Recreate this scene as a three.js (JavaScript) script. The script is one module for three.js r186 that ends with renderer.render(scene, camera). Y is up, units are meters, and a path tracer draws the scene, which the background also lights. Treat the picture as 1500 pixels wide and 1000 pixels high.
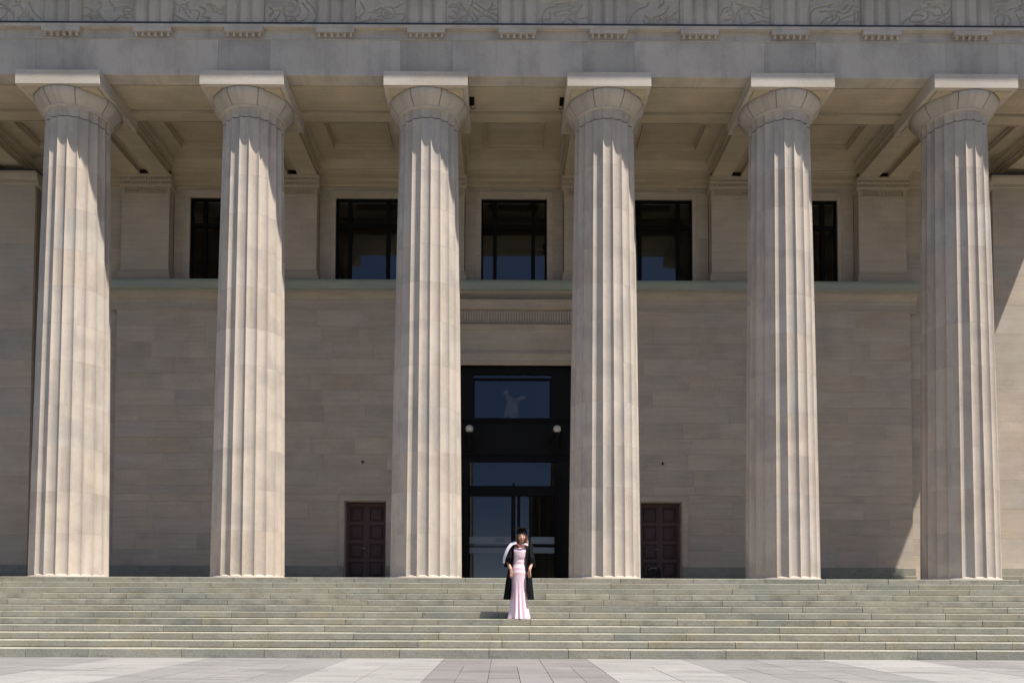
import * as THREE from 'three';
import { mergeGeometries, mergeVertices } from 'three/addons/utils/BufferGeometryUtils.js';
import { MarchingCubes } from 'three/addons/objects/MarchingCubes.js';
import { FontLoader } from 'three/addons/loaders/FontLoader.js';
import { TextGeometry } from 'three/addons/geometries/TextGeometry.js';

// ------------------------------------------------------------------ camera, sky, sun, exposure
const scene = new THREE.Scene();
const renderer = new THREE.WebGLRenderer({ antialias: true });
renderer.setSize(1024, 682);
renderer.toneMapping = THREE.LinearToneMapping;
renderer.toneMappingExposure = 2.05;
renderer.shadowMap.enabled = true;

// a lens shifted upwards: the optical axis meets the 1500 x 1000 picture at (738.9, 837.9)
const FOCAL = 1189.17, PX = 738.88, PY = 837.88;
const FULLW = 2 * (1500 - PX), FULLH = 2 * PY;
const camera = new THREE.PerspectiveCamera(2 * Math.atan(PY / FOCAL) * 180 / Math.PI, FULLW / FULLH, 0.1, 6000);
camera.setViewOffset(FULLW, FULLH, FULLW / 2 - PX, 0, 1500, 1000);
camera.position.set(-0.365, 0.988, 13.691);
camera.rotation.order = 'YXZ';
camera.rotation.set(0.03394, -0.00234, 0.0034);
scene.add(camera);

const AZ = 59 * Math.PI / 180, EL = 65 * Math.PI / 180;      // sun: towards the viewer's side of the front, high
const SUN = new THREE.Vector3(Math.cos(EL) * Math.sin(AZ), Math.sin(EL), Math.cos(EL) * Math.cos(AZ));
const sun = new THREE.DirectionalLight(new THREE.Color().setRGB(1, 0.945, 0.86), 4.4);
sun.target.position.set(0, 4, -6);
sun.position.copy(SUN).multiplyScalar(80).add(sun.target.position);
sun.castShadow = true;
sun.shadow.mapSize.set(4096, 4096);
Object.assign(sun.shadow.camera, { left: -34, right: 34, top: 30, bottom: -30, near: 1, far: 160 });
sun.shadow.bias = -0.0004;
scene.add(sun, sun.target);

{ // clear blue sky
  const W = 512, H = 256, data = new Float32Array(W * H * 4);
  for (let j = 0; j < H; j++) {
    const el = ((j + 0.5) / H - 0.5) * Math.PI, y = Math.sin(el);
    for (let i = 0; i < W; i++) {
      const a = ((i + 0.5) / W - 0.5) * 2 * Math.PI, c = Math.cos(el);
      const d = Math.cos(a) * c * SUN.x + y * SUN.y + Math.sin(a) * c * SUN.z;
      const t = Math.pow(1 - Math.max(0, y), 16);
      const g = 0.24 * Math.pow(Math.max(0, d), 3) + 0.35 * Math.pow(Math.max(0, d), 80);
      const k = (j * W + i) * 4;
      data[k] = 0.042 + 0.36 * t + g; data[k + 1] = 0.088 + 0.39 * t + g; data[k + 2] = 0.205 + 0.34 * t + g * 0.95; data[k + 3] = 1;
    }
  }
  const sky = new THREE.DataTexture(data, W, H, THREE.RGBAFormat, THREE.FloatType);
  sky.mapping = THREE.EquirectangularReflectionMapping;
  sky.magFilter = sky.minFilter = THREE.LinearFilter;
  sky.wrapS = THREE.RepeatWrapping;
  sky.needsUpdate = true;
  scene.background = sky;
  scene.environment = sky;
}

// ------------------------------------------------------------------ helpers
function rng(seed) { let s = seed >>> 0; return () => { s = (s + 0x6D2B79F5) >>> 0; let t = s; t = Math.imul(t ^ (t >>> 15), t | 1); t ^= t + Math.imul(t ^ (t >>> 7), t | 61); return ((t ^ (t >>> 14)) >>> 0) / 4294967296; }; }
const taken = {};
function numbered(name) { const n = taken[name] = (taken[name] ?? -1) + 1; return n ? `${name}_${String(n).padStart(3, '0')}` : name; }
function shade(o) { o.castShadow = true; o.receiveShadow = true; return o; }
function thing(name, label, category, [x, y, z] = [0, 0, 0], group) {
  const o = new THREE.Group(); o.name = numbered(name); o.position.set(x, y, z);
  o.userData = { label, category }; if (group) o.userData.group = group; scene.add(o); return o;
}
function part(parent, name, geo, mat, label) {
  const m = shade(new THREE.Mesh(geo, mat)); m.name = name; if (label) m.userData.label = label; parent.add(m); return m;
}
function structure(name, geo, mat) { const m = shade(new THREE.Mesh(geo, mat)); m.name = numbered(name); m.userData.kind = 'structure'; scene.add(m); return m; }
// texture coordinates in metres, by the way each face points
function wuv(g, ox = 0, oy = 0) {
  const p = g.attributes.position, n = g.attributes.normal, uv = new Float32Array(p.count * 2);
  for (let i = 0; i < p.count; i++) {
    const ax = Math.abs(n.getX(i)), ay = Math.abs(n.getY(i)), az = Math.abs(n.getZ(i)), X = p.getX(i), Y = p.getY(i), Z = p.getZ(i);
    let u, v; if (az >= ax && az >= ay) { u = X; v = Y; } else if (ax >= ay) { u = Z; v = Y; } else { u = X; v = Z; }
    uv[2 * i] = u + ox; uv[2 * i + 1] = v + oy;
  }
  g.setAttribute('uv', new THREE.BufferAttribute(uv, 2)); return g;
}
function box(x0, x1, y0, y1, z0, z1) { const g = new THREE.BoxGeometry(x1 - x0, y1 - y0, z1 - z0); g.translate((x0 + x1) / 2, (y0 + y1) / 2, (z0 + z1) / 2); return g; }
const ubox = (...a) => wuv(box(...a));
const merge = (list) => mergeGeometries(list.map((g) => { const h = g.index ? g.toNonIndexed() : g; for (const k of Object.keys(h.attributes)) if (!['position', 'normal', 'uv'].includes(k)) h.deleteAttribute(k); return h; }), false);
// closed outline of (z, y) points pulled along x
function prismX(pts, x0, x1, ox = 0) {
  const s = new THREE.Shape(pts.map(([z, y]) => new THREE.Vector2(z, y)));
  const g = new THREE.ExtrudeGeometry(s, { depth: x1 - x0, bevelEnabled: false }); g.rotateY(-Math.PI / 2); g.translate(x1, 0, 0); return wuv(g, ox);
}
// closed outline of (x, y) points pulled along z
function prismZ(pts, z0, z1) { const s = new THREE.Shape(pts.map(([x, y]) => new THREE.Vector2(x, y))); const g = new THREE.ExtrudeGeometry(s, { depth: z1 - z0, bevelEnabled: false }); g.translate(0, 0, z0); return wuv(g); }
// rectangular ring of mouldings: profile of [inset x, inset z, y]; closed by a panel at the last ring when cap is set
function ring(x0, x1, z0, z1, prof, cap) {
  const pos = [];
  const rect = ([a, b, y]) => [[x0 + a, y, z1 - b], [x1 - a, y, z1 - b], [x1 - a, y, z0 + b], [x0 + a, y, z0 + b]];
  const tri = (a, b, c) => pos.push(...a, ...b, ...c);
  for (let i = 0; i + 1 < prof.length; i++) { const A = rect(prof[i]), B = rect(prof[i + 1]); for (let k = 0; k < 4; k++) { const l = (k + 1) % 4; tri(A[k], B[k], B[l]); tri(A[k], B[l], A[l]); } }
  if (cap) { const A = rect(prof[prof.length - 1]); tri(A[0], A[2], A[1]); tri(A[0], A[3], A[2]); }
  const g = new THREE.BufferGeometry(); g.setAttribute('position', new THREE.Float32BufferAttribute(pos, 3)); g.computeVertexNormals(); return wuv(g);
}

// ------------------------------------------------------------------ textures
function tileNoise(seed) { // value noise that repeats with the given period
  const r = rng(seed), T = new Float32Array(65536); for (let i = 0; i < 65536; i++) T[i] = r();
  return (x, y, px, py) => {
    const xi = Math.floor(x), yi = Math.floor(y), fx = x - xi, fy = y - yi, u = fx * fx * (3 - 2 * fx), v = fy * fy * (3 - 2 * fy);
    const X0 = ((xi % px) + px) % px, X1 = (X0 + 1) % px, Y0 = ((yi % py) + py) % py, Y1 = (Y0 + 1) % py;
    const a = T[(X0 + Y0 * 251) & 65535], b = T[(X1 + Y0 * 251) & 65535], c = T[(X0 + Y1 * 251) & 65535], d = T[(X1 + Y1 * 251) & 65535];
    return (a + (b - a) * u) * (1 - v) + (c + (d - c) * u) * v;
  };
}
function fbm(n, x, y, p, q, oct) { let s = 0, a = 0.5, t = 0; for (let o = 0; o < oct; o++) { s += a * n(x * p, y * q, p, q); t += a; p *= 2; q *= 2; a *= 0.5; } return s / t; }
function texture(size, metres, fn, srgb = true) {
  const d = new Uint8Array(size * size * 4);
  for (let j = 0; j < size; j++) for (let i = 0; i < size; i++) { const c = fn(i / size, j / size), k = (j * size + i) * 4; for (let m = 0; m < 3; m++) d[k + m] = Math.max(0, Math.min(255, Math.round(c[m] * 255))); d[k + 3] = 255; }
  const t = new THREE.DataTexture(d, size, size, THREE.RGBAFormat); t.wrapS = t.wrapT = THREE.RepeatWrapping; t.magFilter = THREE.LinearFilter; t.minFilter = THREE.LinearMipmapLinearFilter; t.generateMipmaps = true;
  if (srgb) t.colorSpace = THREE.SRGBColorSpace; t.repeat.set(1 / metres, 1 / metres); t.needsUpdate = true; return t;
}
const nA = tileNoise(11), nB = tileNoise(23), nC = tileNoise(37), nD = tileNoise(53);
const smooth = (a, b, x) => { const t = Math.max(0, Math.min(1, (x - a) / (b - a))); return t * t * (3 - 2 * t); };
const texStone = texture(1024, 4, (u, v) => { // pale limestone: soft mottling, bedding streaks, pits
  const m = fbm(nA, u, v, 4, 5, 5) - 0.5, bed = fbm(nB, u, v, 3, 60, 3) - 0.5, g = fbm(nC, u, v, 128, 128, 2) - 0.5, w = fbm(nD, u, v, 3, 3, 4) - 0.5;
  const pit = smooth(0.80, 0.86, nC(u * 160, v * 160, 160, 160)) * smooth(0.5, 0.62, fbm(nB, u, v, 6, 6, 2)) * 0.07;
  const l = 0.93 + 0.16 * m + 0.07 * bed + 0.05 * g - pit;
  return [l + 0.035 * w, l, l - 0.05 * w];
});
const texWeather = texture(1024, 4, (u, v) => { // the same stone with grey weathering blotches and run marks
  const m = fbm(nB, u, v, 4, 4, 5) - 0.5, g = fbm(nC, u, v, 128, 128, 2) - 0.5, run = fbm(nA, u, v, 24, 3, 4), bl = fbm(nD, u, v, 6, 6, 5), w = fbm(nA, u, v, 3, 3, 3) - 0.5;
  const s = smooth(0.45, 0.75, bl) * 0.06 + smooth(0.45, 0.75, run) * 0.05;
  const l = 0.95 + 0.10 * m + 0.05 * g - s;
  return [l + 0.03 * w, l, l - 0.03 * w + s * 0.1];
});
const texGranite = texture(1024, 2, (u, v) => { // grey-green granite: speckle, blotches, brown stains
  const g = fbm(nC, u, v, 220, 220, 2) - 0.5, m = fbm(nA, u, v, 6, 6, 5) - 0.5, st = smooth(0.6, 0.74, fbm(nD, u, v, 3, 9, 4)) * 0.06, dk = smooth(0.6, 0.78, fbm(nB, u, v, 9, 14, 4)) * 0.07;
  const l = 0.9 + 0.30 * g + 0.22 * m - dk; return [l, l - st * 0.35, l - st];
});
const texPave = texture(1024, 3, (u, v) => {
  const g = fbm(nC, u, v, 160, 160, 2) - 0.5, m = fbm(nA, u, v, 5, 5, 5) - 0.5, d = smooth(0.6, 0.72, fbm(nD, u, v, 4, 14, 4)) * 0.07;
  const l = 0.93 + 0.10 * g + 0.12 * m - d; return [l, l, l];
});
const texBump = texture(512, 1, (u, v) => { const l = 0.5 + 0.6 * (fbm(nA, u, v, 24, 24, 4) - 0.5) + 0.3 * (nC(u * 128, v * 128, 128, 128) - 0.5); return [l, l, l]; }, false);
const texGrass = texture(512, 5, (u, v) => { const l = 0.8 + 0.5 * (fbm(nA, u, v, 40, 40, 3) - 0.5) + 0.4 * (fbm(nB, u, v, 4, 4, 3) - 0.5); return [l, l, l * 0.9]; });
const std = (r, g, b, map, o = {}) => new THREE.MeshStandardMaterial({ color: new THREE.Color().setRGB(r, g, b), roughness: 0.9, map: map ?? null, bumpMap: map ? texBump : null, bumpScale: map ? 0.002 : 1, ...o });
// stone colours (linear reflectance), a few tones of each
const tones = (r, g, b, map, f) => f.map(([k, w]) => std(r * k * (1 + w), g * k, b * k * (1 - w), map));
const wallTone = tones(0.56, 0.472, 0.385, texStone, [[1, 0], [0.965, 0.012], [1.02, -0.01], [0.945, -0.015], [0.985, 0.02], [1.03, 0.006]]);
const drumTone = tones(0.52, 0.443, 0.372, texWeather, [[1, 0], [0.96, 0.012], [1.03, -0.01], [0.98, -0.015]]);
const entTone = tones(0.55, 0.48, 0.41, texWeather, [[1, 0], [0.88, 0.0], [1.03, 0.01], [0.95, -0.01]]);
const stepTone = tones(0.345, 0.33, 0.265, texGranite, [[1, 0], [0.94, -0.01], [1.06, 0.005], [0.98, 0.02], [0.84, -0.02], [1.03, -0.012], [0.95, 0.03]]);
const paleStone = std(0.58, 0.505, 0.43, texStone), ceilStone = std(0.54, 0.445, 0.325, texStone), trimStone = std(0.53, 0.45, 0.365, texStone);
const mortar = std(0.24, 0.205, 0.17), stepCore = std(0.07, 0.068, 0.06);
const copper = std(0.30, 0.34, 0.29, texStone), lead = std(0.025, 0.03, 0.045, null, { roughness: 0.6 });
const matte = (r, g, b, rough, spec) => new THREE.MeshPhysicalMaterial({ color: new THREE.Color().setRGB(r, g, b), roughness: rough, specularIntensity: spec });
const blackMetal = matte(0.006, 0.0055, 0.0055, 0.5, 0.25), bronze = matte(0.008, 0.0075, 0.0065, 0.55, 0.3);
const glass = new THREE.MeshPhysicalMaterial({ color: 0xffffff, roughness: 0.0, transmission: 1, thickness: 0, ior: 1.52, specularIntensity: 1 });
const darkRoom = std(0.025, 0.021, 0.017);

// ------------------------------------------------------------------ dimensions (metres; ground = 0, foot of the steps z = 0)
const S = 5.1026, RISE = 0.11939, RISE1 = 0.148, TREAD = 0.367, TERR = RISE1 + 11 * RISE;
const ZC = -9.508, COLX = [-17.55, -2.5 * S, -1.5 * S, -0.5 * S, 0.5 * S, 1.5 * S, 2.5 * S, 17.55];
const ABT = 15.625, ABB = 15.232, NECK = 14.53, AH = 1.168;
const ZA = -8.55;                       // architrave face
const ZL = -14.0, ZU = -14.35, ZW = -13.4;   // lower wall, upper wall, wing walls

// ------------------------------------------------------------------ ground
{
  const lawn = new THREE.RingGeometry(0.01, 3000, 64, 6); lawn.rotateX(-Math.PI / 2); lawn.translate(0, -0.08, 0); wuv(lawn);
  structure('lawn', lawn, std(0.045, 0.07, 0.02, texGrass));
  const base = ubox(-45, 45, -0.2, -0.02, 0, 42); structure('forecourt_bed', base, std(0.34, 0.31, 0.26, texPave));
  const fore = thing('paved_forecourt', 'pale and grey striped stone paving in front of the steps', 'paving'); fore.userData = { kind: 'structure' };
  const light = tones(0.275, 0.266, 0.252, texPave, [[1, 0], [1.04, 0], [0.96, 0.005]]), grey = tones(0.215, 0.207, 0.198, texPave, [[1, 0], [0.94, 0], [1.06, 0.01], [0.98, -0.01]]), mauve = tones(0.19, 0.178, 0.173, texPave, [[1, 0], [0.92, 0.01], [1.06, -0.01], [0.99, 0.02]]);
  const r = rng(5), slabs = [];
  // stripes across x, mirrored about x = -0.145
  const edges = [[-1.19, 1.19, mauve, 6], [1.19, 2.78, light, 2], [2.78, 5.1, grey, 4], [5.1, 6.65, light, 2], [6.65, 9.0, grey, 4], [9.0, 10.55, light, 2], [10.55, 12.9, grey, 4]];
  const strip = (a, b, mats, n) => {
    const w = (b - a) / n, off = r() * 0.4;
    for (let i = 0; i < n; i += 2) slabs.push([a + i * w, a + Math.min(n, i + 2) * w, 0.012, 1.6, mats]);       // border course at the steps
    for (let i = 0; i < n; i++) { let z = 1.6; const L = mats === light ? 1.5 : 1.2; let k = 0; while (z < 4.6) { const d = k++ ? L : L * (0.5 + ((i % 2) ? 0.45 : 0) + off * 0.2); slabs.push([a + i * w, a + (i + 1) * w, z, z + d, mats]); z += d; } }
  };
  for (const [a, b, m, n] of edges) { strip(-0.145 + a, -0.145 + b, m, n); if (a > 0) strip(-0.145 - b, -0.145 - a, m, n); }
  for (const [x0, x1, z0, z1, mats] of slabs.slice(0, 300)) part(fore, 'paving_slab', ubox(x0 + 0.004, x1 - 0.004, -0.06, -0.002 + 0.003 * r(), z0 + 0.004, z1 - 0.004), mats[Math.floor(r() * mats.length)]);
  // the paving further out, where the pieces are outside the picture
  const outer = [ubox(-45, 45, -0.06, 0, 5.9, 41.9), ubox(-45, -13.05, -0.06, 0, 0.012, 5.9), ubox(12.76, 45, -0.06, 0, 0.012, 5.9)];
  structure('forecourt_beyond', merge(outer), std(0.25, 0.24, 0.225, texPave));
  console.log('slabs', slabs.length);
}

// ------------------------------------------------------------------ terrace and steps
structure('terrace_floor', ubox(-45, 45, 0.0, TERR - 0.004, -19.5, -11 * TREAD - 0.5), std(0.36, 0.34, 0.28, texGranite));
{
  const st = thing('entrance_steps', 'long flight of twelve grey granite steps below the colonnade', 'steps');
  const r = rng(77), core = [];
  const known = { 1: [-8.38, -7.33, -5.76, -4.37], 2: [-7.92, -6.43, -5.01], 3: [-8.59, -7.32, -5.86, -4.52], 4: [-9.26, -7.99, -6.53, -5.29], 5: [-8.68, -7.5, -5.97, -4.74], 6: [-9.92, -8.18, -7.07, -5.54], 7: [-9.32, -7.6, -6.66], 8: [-10.27, -8.7, -7.1, -5.87], 9: [-9.79, -8.06, -6.44, -5.12], 10: [-10.4, -8.57, -7.06, -5.63], 11: [-11.06, -9.11, -7.56, -6.6], 12: [-10.38, -9.41, -8.3, -7.19, -6.23] };
  let count = 0; const far = [];
  for (let k = 1; k <= 12; k++) {
    const zf = -(k - 1) * TREAD, top = RISE1 + (k - 1) * RISE, bot = k === 1 ? -0.05 : top - RISE + 0.012, dep = k === 12 ? 0.55 : TREAD + 0.03;
    const j = [...known[k]]; while (j[j.length - 1] < 19) j.push(j[j.length - 1] + 0.95 + 0.8 * r()); while (j[0] > -19) j.unshift(j[0] - 0.95 - 0.8 * r());
    for (let i = 0; i + 1 < j.length; i++) {
      const dz = (r() - 0.5) * 0.008, dy = (r() - 0.5) * 0.004, c = 0.007 + 0.004 * r();
      const g = prismX([[zf - dep, bot], [zf + dz, bot], [zf + dz, top + dy - c], [zf + dz - c, top + dy], [zf - dep, top + dy]], j[i] + 0.005, j[i + 1] - 0.005, r() * 2);
      if (Math.abs(j[i] + j[i + 1]) / 2 < 12.6) { part(st, 'step_stone', g, stepTone[Math.floor(Math.pow(r(), 1.4) * stepTone.length)]); count++; } else far.push(g);
    }
    core.push(box(-45, 45, -0.1, top - 0.02, zf - dep, zf - 0.018));
  }
  part(st, 'end_stones', merge(far), stepTone[0]).userData.kind = 'stuff';
  part(st, 'bedding', merge(core), stepCore);
  console.log('step stones', count);
}

// ------------------------------------------------------------------ columns
const FL = 20, SEG = 12;
function shaftR(y) { const s = (y - TERR) / (NECK - TERR); return 1.0247 + (0.8489 - 1.0247) * s + 0.012 * 4 * s * (1 - s); }
const flutePts = (() => { const a = []; for (let k = 0; k <= SEG; k++) { const t = k / SEG; a.push([t, 0.182 * (1 - Math.pow(Math.abs(2 * t - 1), 2.6))]); } return a; })();
// fluted ring wall through levels [y, arris radius, flute depth factor]
function fluted(levels, vOff, uOff) {
  const pos = [], nor = [], uv = [], idx = [];
  for (let f = 0; f < FL; f++) {
    const a0 = (f - 0.5) * 2 * Math.PI / FL, a1 = (f + 0.5) * 2 * Math.PI / FL;
    for (let l = 0; l + 1 < levels.length; l++) {
      const b = pos.length / 3;
      for (const [y, R, d] of [levels[l], levels[l + 1]]) {
        const A = [R * Math.sin(a0), R * Math.cos(a0)], B = [R * Math.sin(a1), R * Math.cos(a1)], w = Math.hypot(B[0] - A[0], B[1] - A[1]), am = (a0 + a1) / 2, n = [Math.sin(am), Math.cos(am)], tx = [(B[0] - A[0]) / w, (B[1] - A[1]) / w];
        const dR = (levels[l + 1][1] - levels[l][1]) / (levels[l + 1][0] - levels[l][0] || 1e-6);
        for (const [t, s] of flutePts) {
          pos.push(A[0] + (B[0] - A[0]) * t - n[0] * s * w * d, y, A[1] + (B[1] - A[1]) * t - n[1] * s * w * d);
          const q = 1 - 2 * t, sl = 0.182 * 5.2 * Math.sign(q) * Math.pow(Math.abs(q), 1.6) * d; // slope of the flute bed
          const nx = n[0] + tx[0] * sl, nz = n[1] + tx[1] * sl, ny = -dR * 0.9, L = Math.hypot(nx, ny, nz);
          nor.push(nx / L, ny / L, nz / L); uv.push((a0 + (a1 - a0) * t) * 1.0 + uOff, y + vOff);
        }
      }
      for (let k = 0; k < SEG; k++) { const p = b + k, q = b + SEG + 1 + k; idx.push(p, p + 1, q + 1, p, q + 1, q); }
    }
  }
  const g = new THREE.BufferGeometry(); g.setAttribute('position', new THREE.Float32BufferAttribute(pos, 3)); g.setAttribute('normal', new THREE.Float32BufferAttribute(nor, 3)); g.setAttribute('uv', new THREE.Float32BufferAttribute(uv, 2)); g.setIndex(idx); return g;
}
function lathePart(pts, phi0 = 0, dphi = Math.PI * 2, seg = 64) { const g = new THREE.LatheGeometry(pts.map(([r, y]) => new THREE.Vector2(r, y)), seg, phi0, dphi); const u = g.attributes.uv, p = g.attributes.position; for (let i = 0; i < u.count; i++) u.setXY(i, Math.atan2(p.getX(i), p.getZ(i)) , p.getY(i)); return g; }
const columnLabels = ['fluted stone corner column standing before the shaded wing wall', 'fluted stone column beside the wing wall that lies wholly in shade', 'fluted stone column beyond the panelled door, on the shaded wing side', 'fluted stone column between the glass entrance and the panelled door without the backpack', 'fluted stone column between the glass entrance and the door with the black backpack', 'fluted stone column between the backpack door and the column by the sunlit wing', 'blotchy fluted stone column beside the sunlit wing wall', 'fluted stone corner column standing before the sunlit wing wall'];
COLX.forEach((cx, ci) => {
  const c = thing('fluted_column', columnLabels[ci], 'column', [cx, TERR, ZC], 'columns of the portico'), r = rng(900 + ci * 7), mv = (g) => { g.translate(0, -TERR, 0); return g; };
  // foot: plain ring with a sloping shoulder
  const R0 = shaftR(TERR);
  part(c, 'foot_ring', mv(lathePart([[R0 - 0.2, TERR], [R0 + 0.012, TERR], [R0 + 0.012, TERR + 0.15], [R0 - 0.075, TERR + 0.2]], 0, Math.PI * 2, 80)), drumTone[0]);
  let y = TERR + 0.17; const ys = [y];
  while (y < NECK - 1.3) { y += 1.02 + 0.25 * r(); ys.push(y); } if (NECK - ys[ys.length - 1] < 0.7) ys.pop(); ys.push(NECK);
  for (let i = 0; i + 1 < ys.length; i++) {
    const a = ys[i], b = ys[i + 1], e = 0.004;
    const g = fluted([[a, shaftR(a) - e, 1], [a + e, shaftR(a), 1], [b - e, shaftR(b), 1], [b, shaftR(b) - e, 1]], r() * 4, r() * 4);
    const tone = ci >= 5 && r() < 0.45 ? 1 : Math.floor(r() * drumTone.length);
    part(c, 'drum', mv(g), drumTone[tone]);
  }
  part(c, 'core', mv(lathePart([[0.02, TERR + 0.02], [0.9, TERR + 0.02], [0.735, NECK], [0.735, NECK + 0.06]], 0, Math.PI * 2, 40)), mortar);
  // capital: necking, annulets, echinus of eight stones, abacus
  const cap = new THREE.Group(); cap.name = 'capital'; c.add(cap);
  const rn = shaftR(NECK);
  part(cap, 'necking', mv(fluted([[NECK + 0.022, rn - 0.012, 1], [NECK + 0.028, rn, 1], [NECK + 0.17, rn + 0.004, 1], [NECK + 0.24, rn + 0.018, 0.7], [NECK + 0.27, rn + 0.03, 0.1]], 1, ci)), drumTone[2]);
  part(cap, 'annulet', mv(lathePart([[0.8, NECK + 0.262], [rn + 0.045, NECK + 0.264], [rn + 0.05, NECK + 0.275], [rn + 0.044, NECK + 0.284], [rn + 0.06, NECK + 0.288], [rn + 0.064, NECK + 0.30], [rn + 0.055, NECK + 0.308], [0.8, NECK + 0.31]])), paleStone);
  const ech = []; for (let k = 0; k <= 14; k++) { const t = k / 14; ech.push([0.895 + 0.245 * Math.sin(Math.pow(t, 1.12) * Math.PI / 2 * 0.97), NECK + 0.30 + 0.345 * t]); } ech.push([1.143, 15.195], [1.13, 15.222], [1.10, 15.232]);
  for (let k = 0; k < 8; k++) part(cap, 'echinus_stone', mv(lathePart(ech, (k - 0.5) * Math.PI / 4 + 0.010, Math.PI / 4 - 0.020, 12)), drumTone[k === 0 ? 2 : (k + ci) % 4]);
  part(cap, 'echinus_core', mv(lathePart(ech.map(([a, b]) => [a - 0.025, b]), 0, Math.PI * 2, 40)), mortar);
  const ab = new THREE.Shape(); const e = 0.008; ab.moveTo(-AH + e, -AH); ab.lineTo(AH - e, -AH); ab.lineTo(AH, -AH + e); ab.lineTo(AH, AH - e); ab.lineTo(AH - e, AH); ab.lineTo(-AH + e, AH); ab.lineTo(-AH, AH - e); ab.lineTo(-AH, -AH + e);
  const ag = new THREE.ExtrudeGeometry(ab, { depth: ABT - ABB - 0.004 - 2 * e, bevelEnabled: true, bevelSize: 0, bevelThickness: e, bevelSegments: 1, bevelOffset: 0 }); ag.rotateX(-Math.PI / 2); ag.translate(0, ABB + e - TERR, 0); wuv(ag, ci * 1.7);
  part(cap, 'abacus', ag, paleStone);
  // low corner plates under the abacus
  for (const [sx, sz] of [[1, 1], [-1, 1], [1, -1], [-1, -1]]) {
    const a = AH - 0.13, q = 0.42, sh = [[a, a], [a - q, a]]; for (let k = 0; k <= 6; k++) { const th = Math.atan2(a, a - q) + (Math.atan2(a - q, a) - Math.atan2(a, a - q)) * k / 6; sh.push([1.165 * Math.cos(th), 1.165 * Math.sin(th)]); } sh.push([a, a - q]);
    const shp = new THREE.Shape(sh.map(([x, z]) => new THREE.Vector2(x * sx, -z * sz))); const g = new THREE.ExtrudeGeometry(shp, { depth: 0.05, bevelEnabled: false }); g.rotateX(-Math.PI / 2); g.translate(0, ABB - 0.05 - TERR, 0);
    part(cap, 'corner_plate', wuv(g), ceilStone);
  }
});

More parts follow.
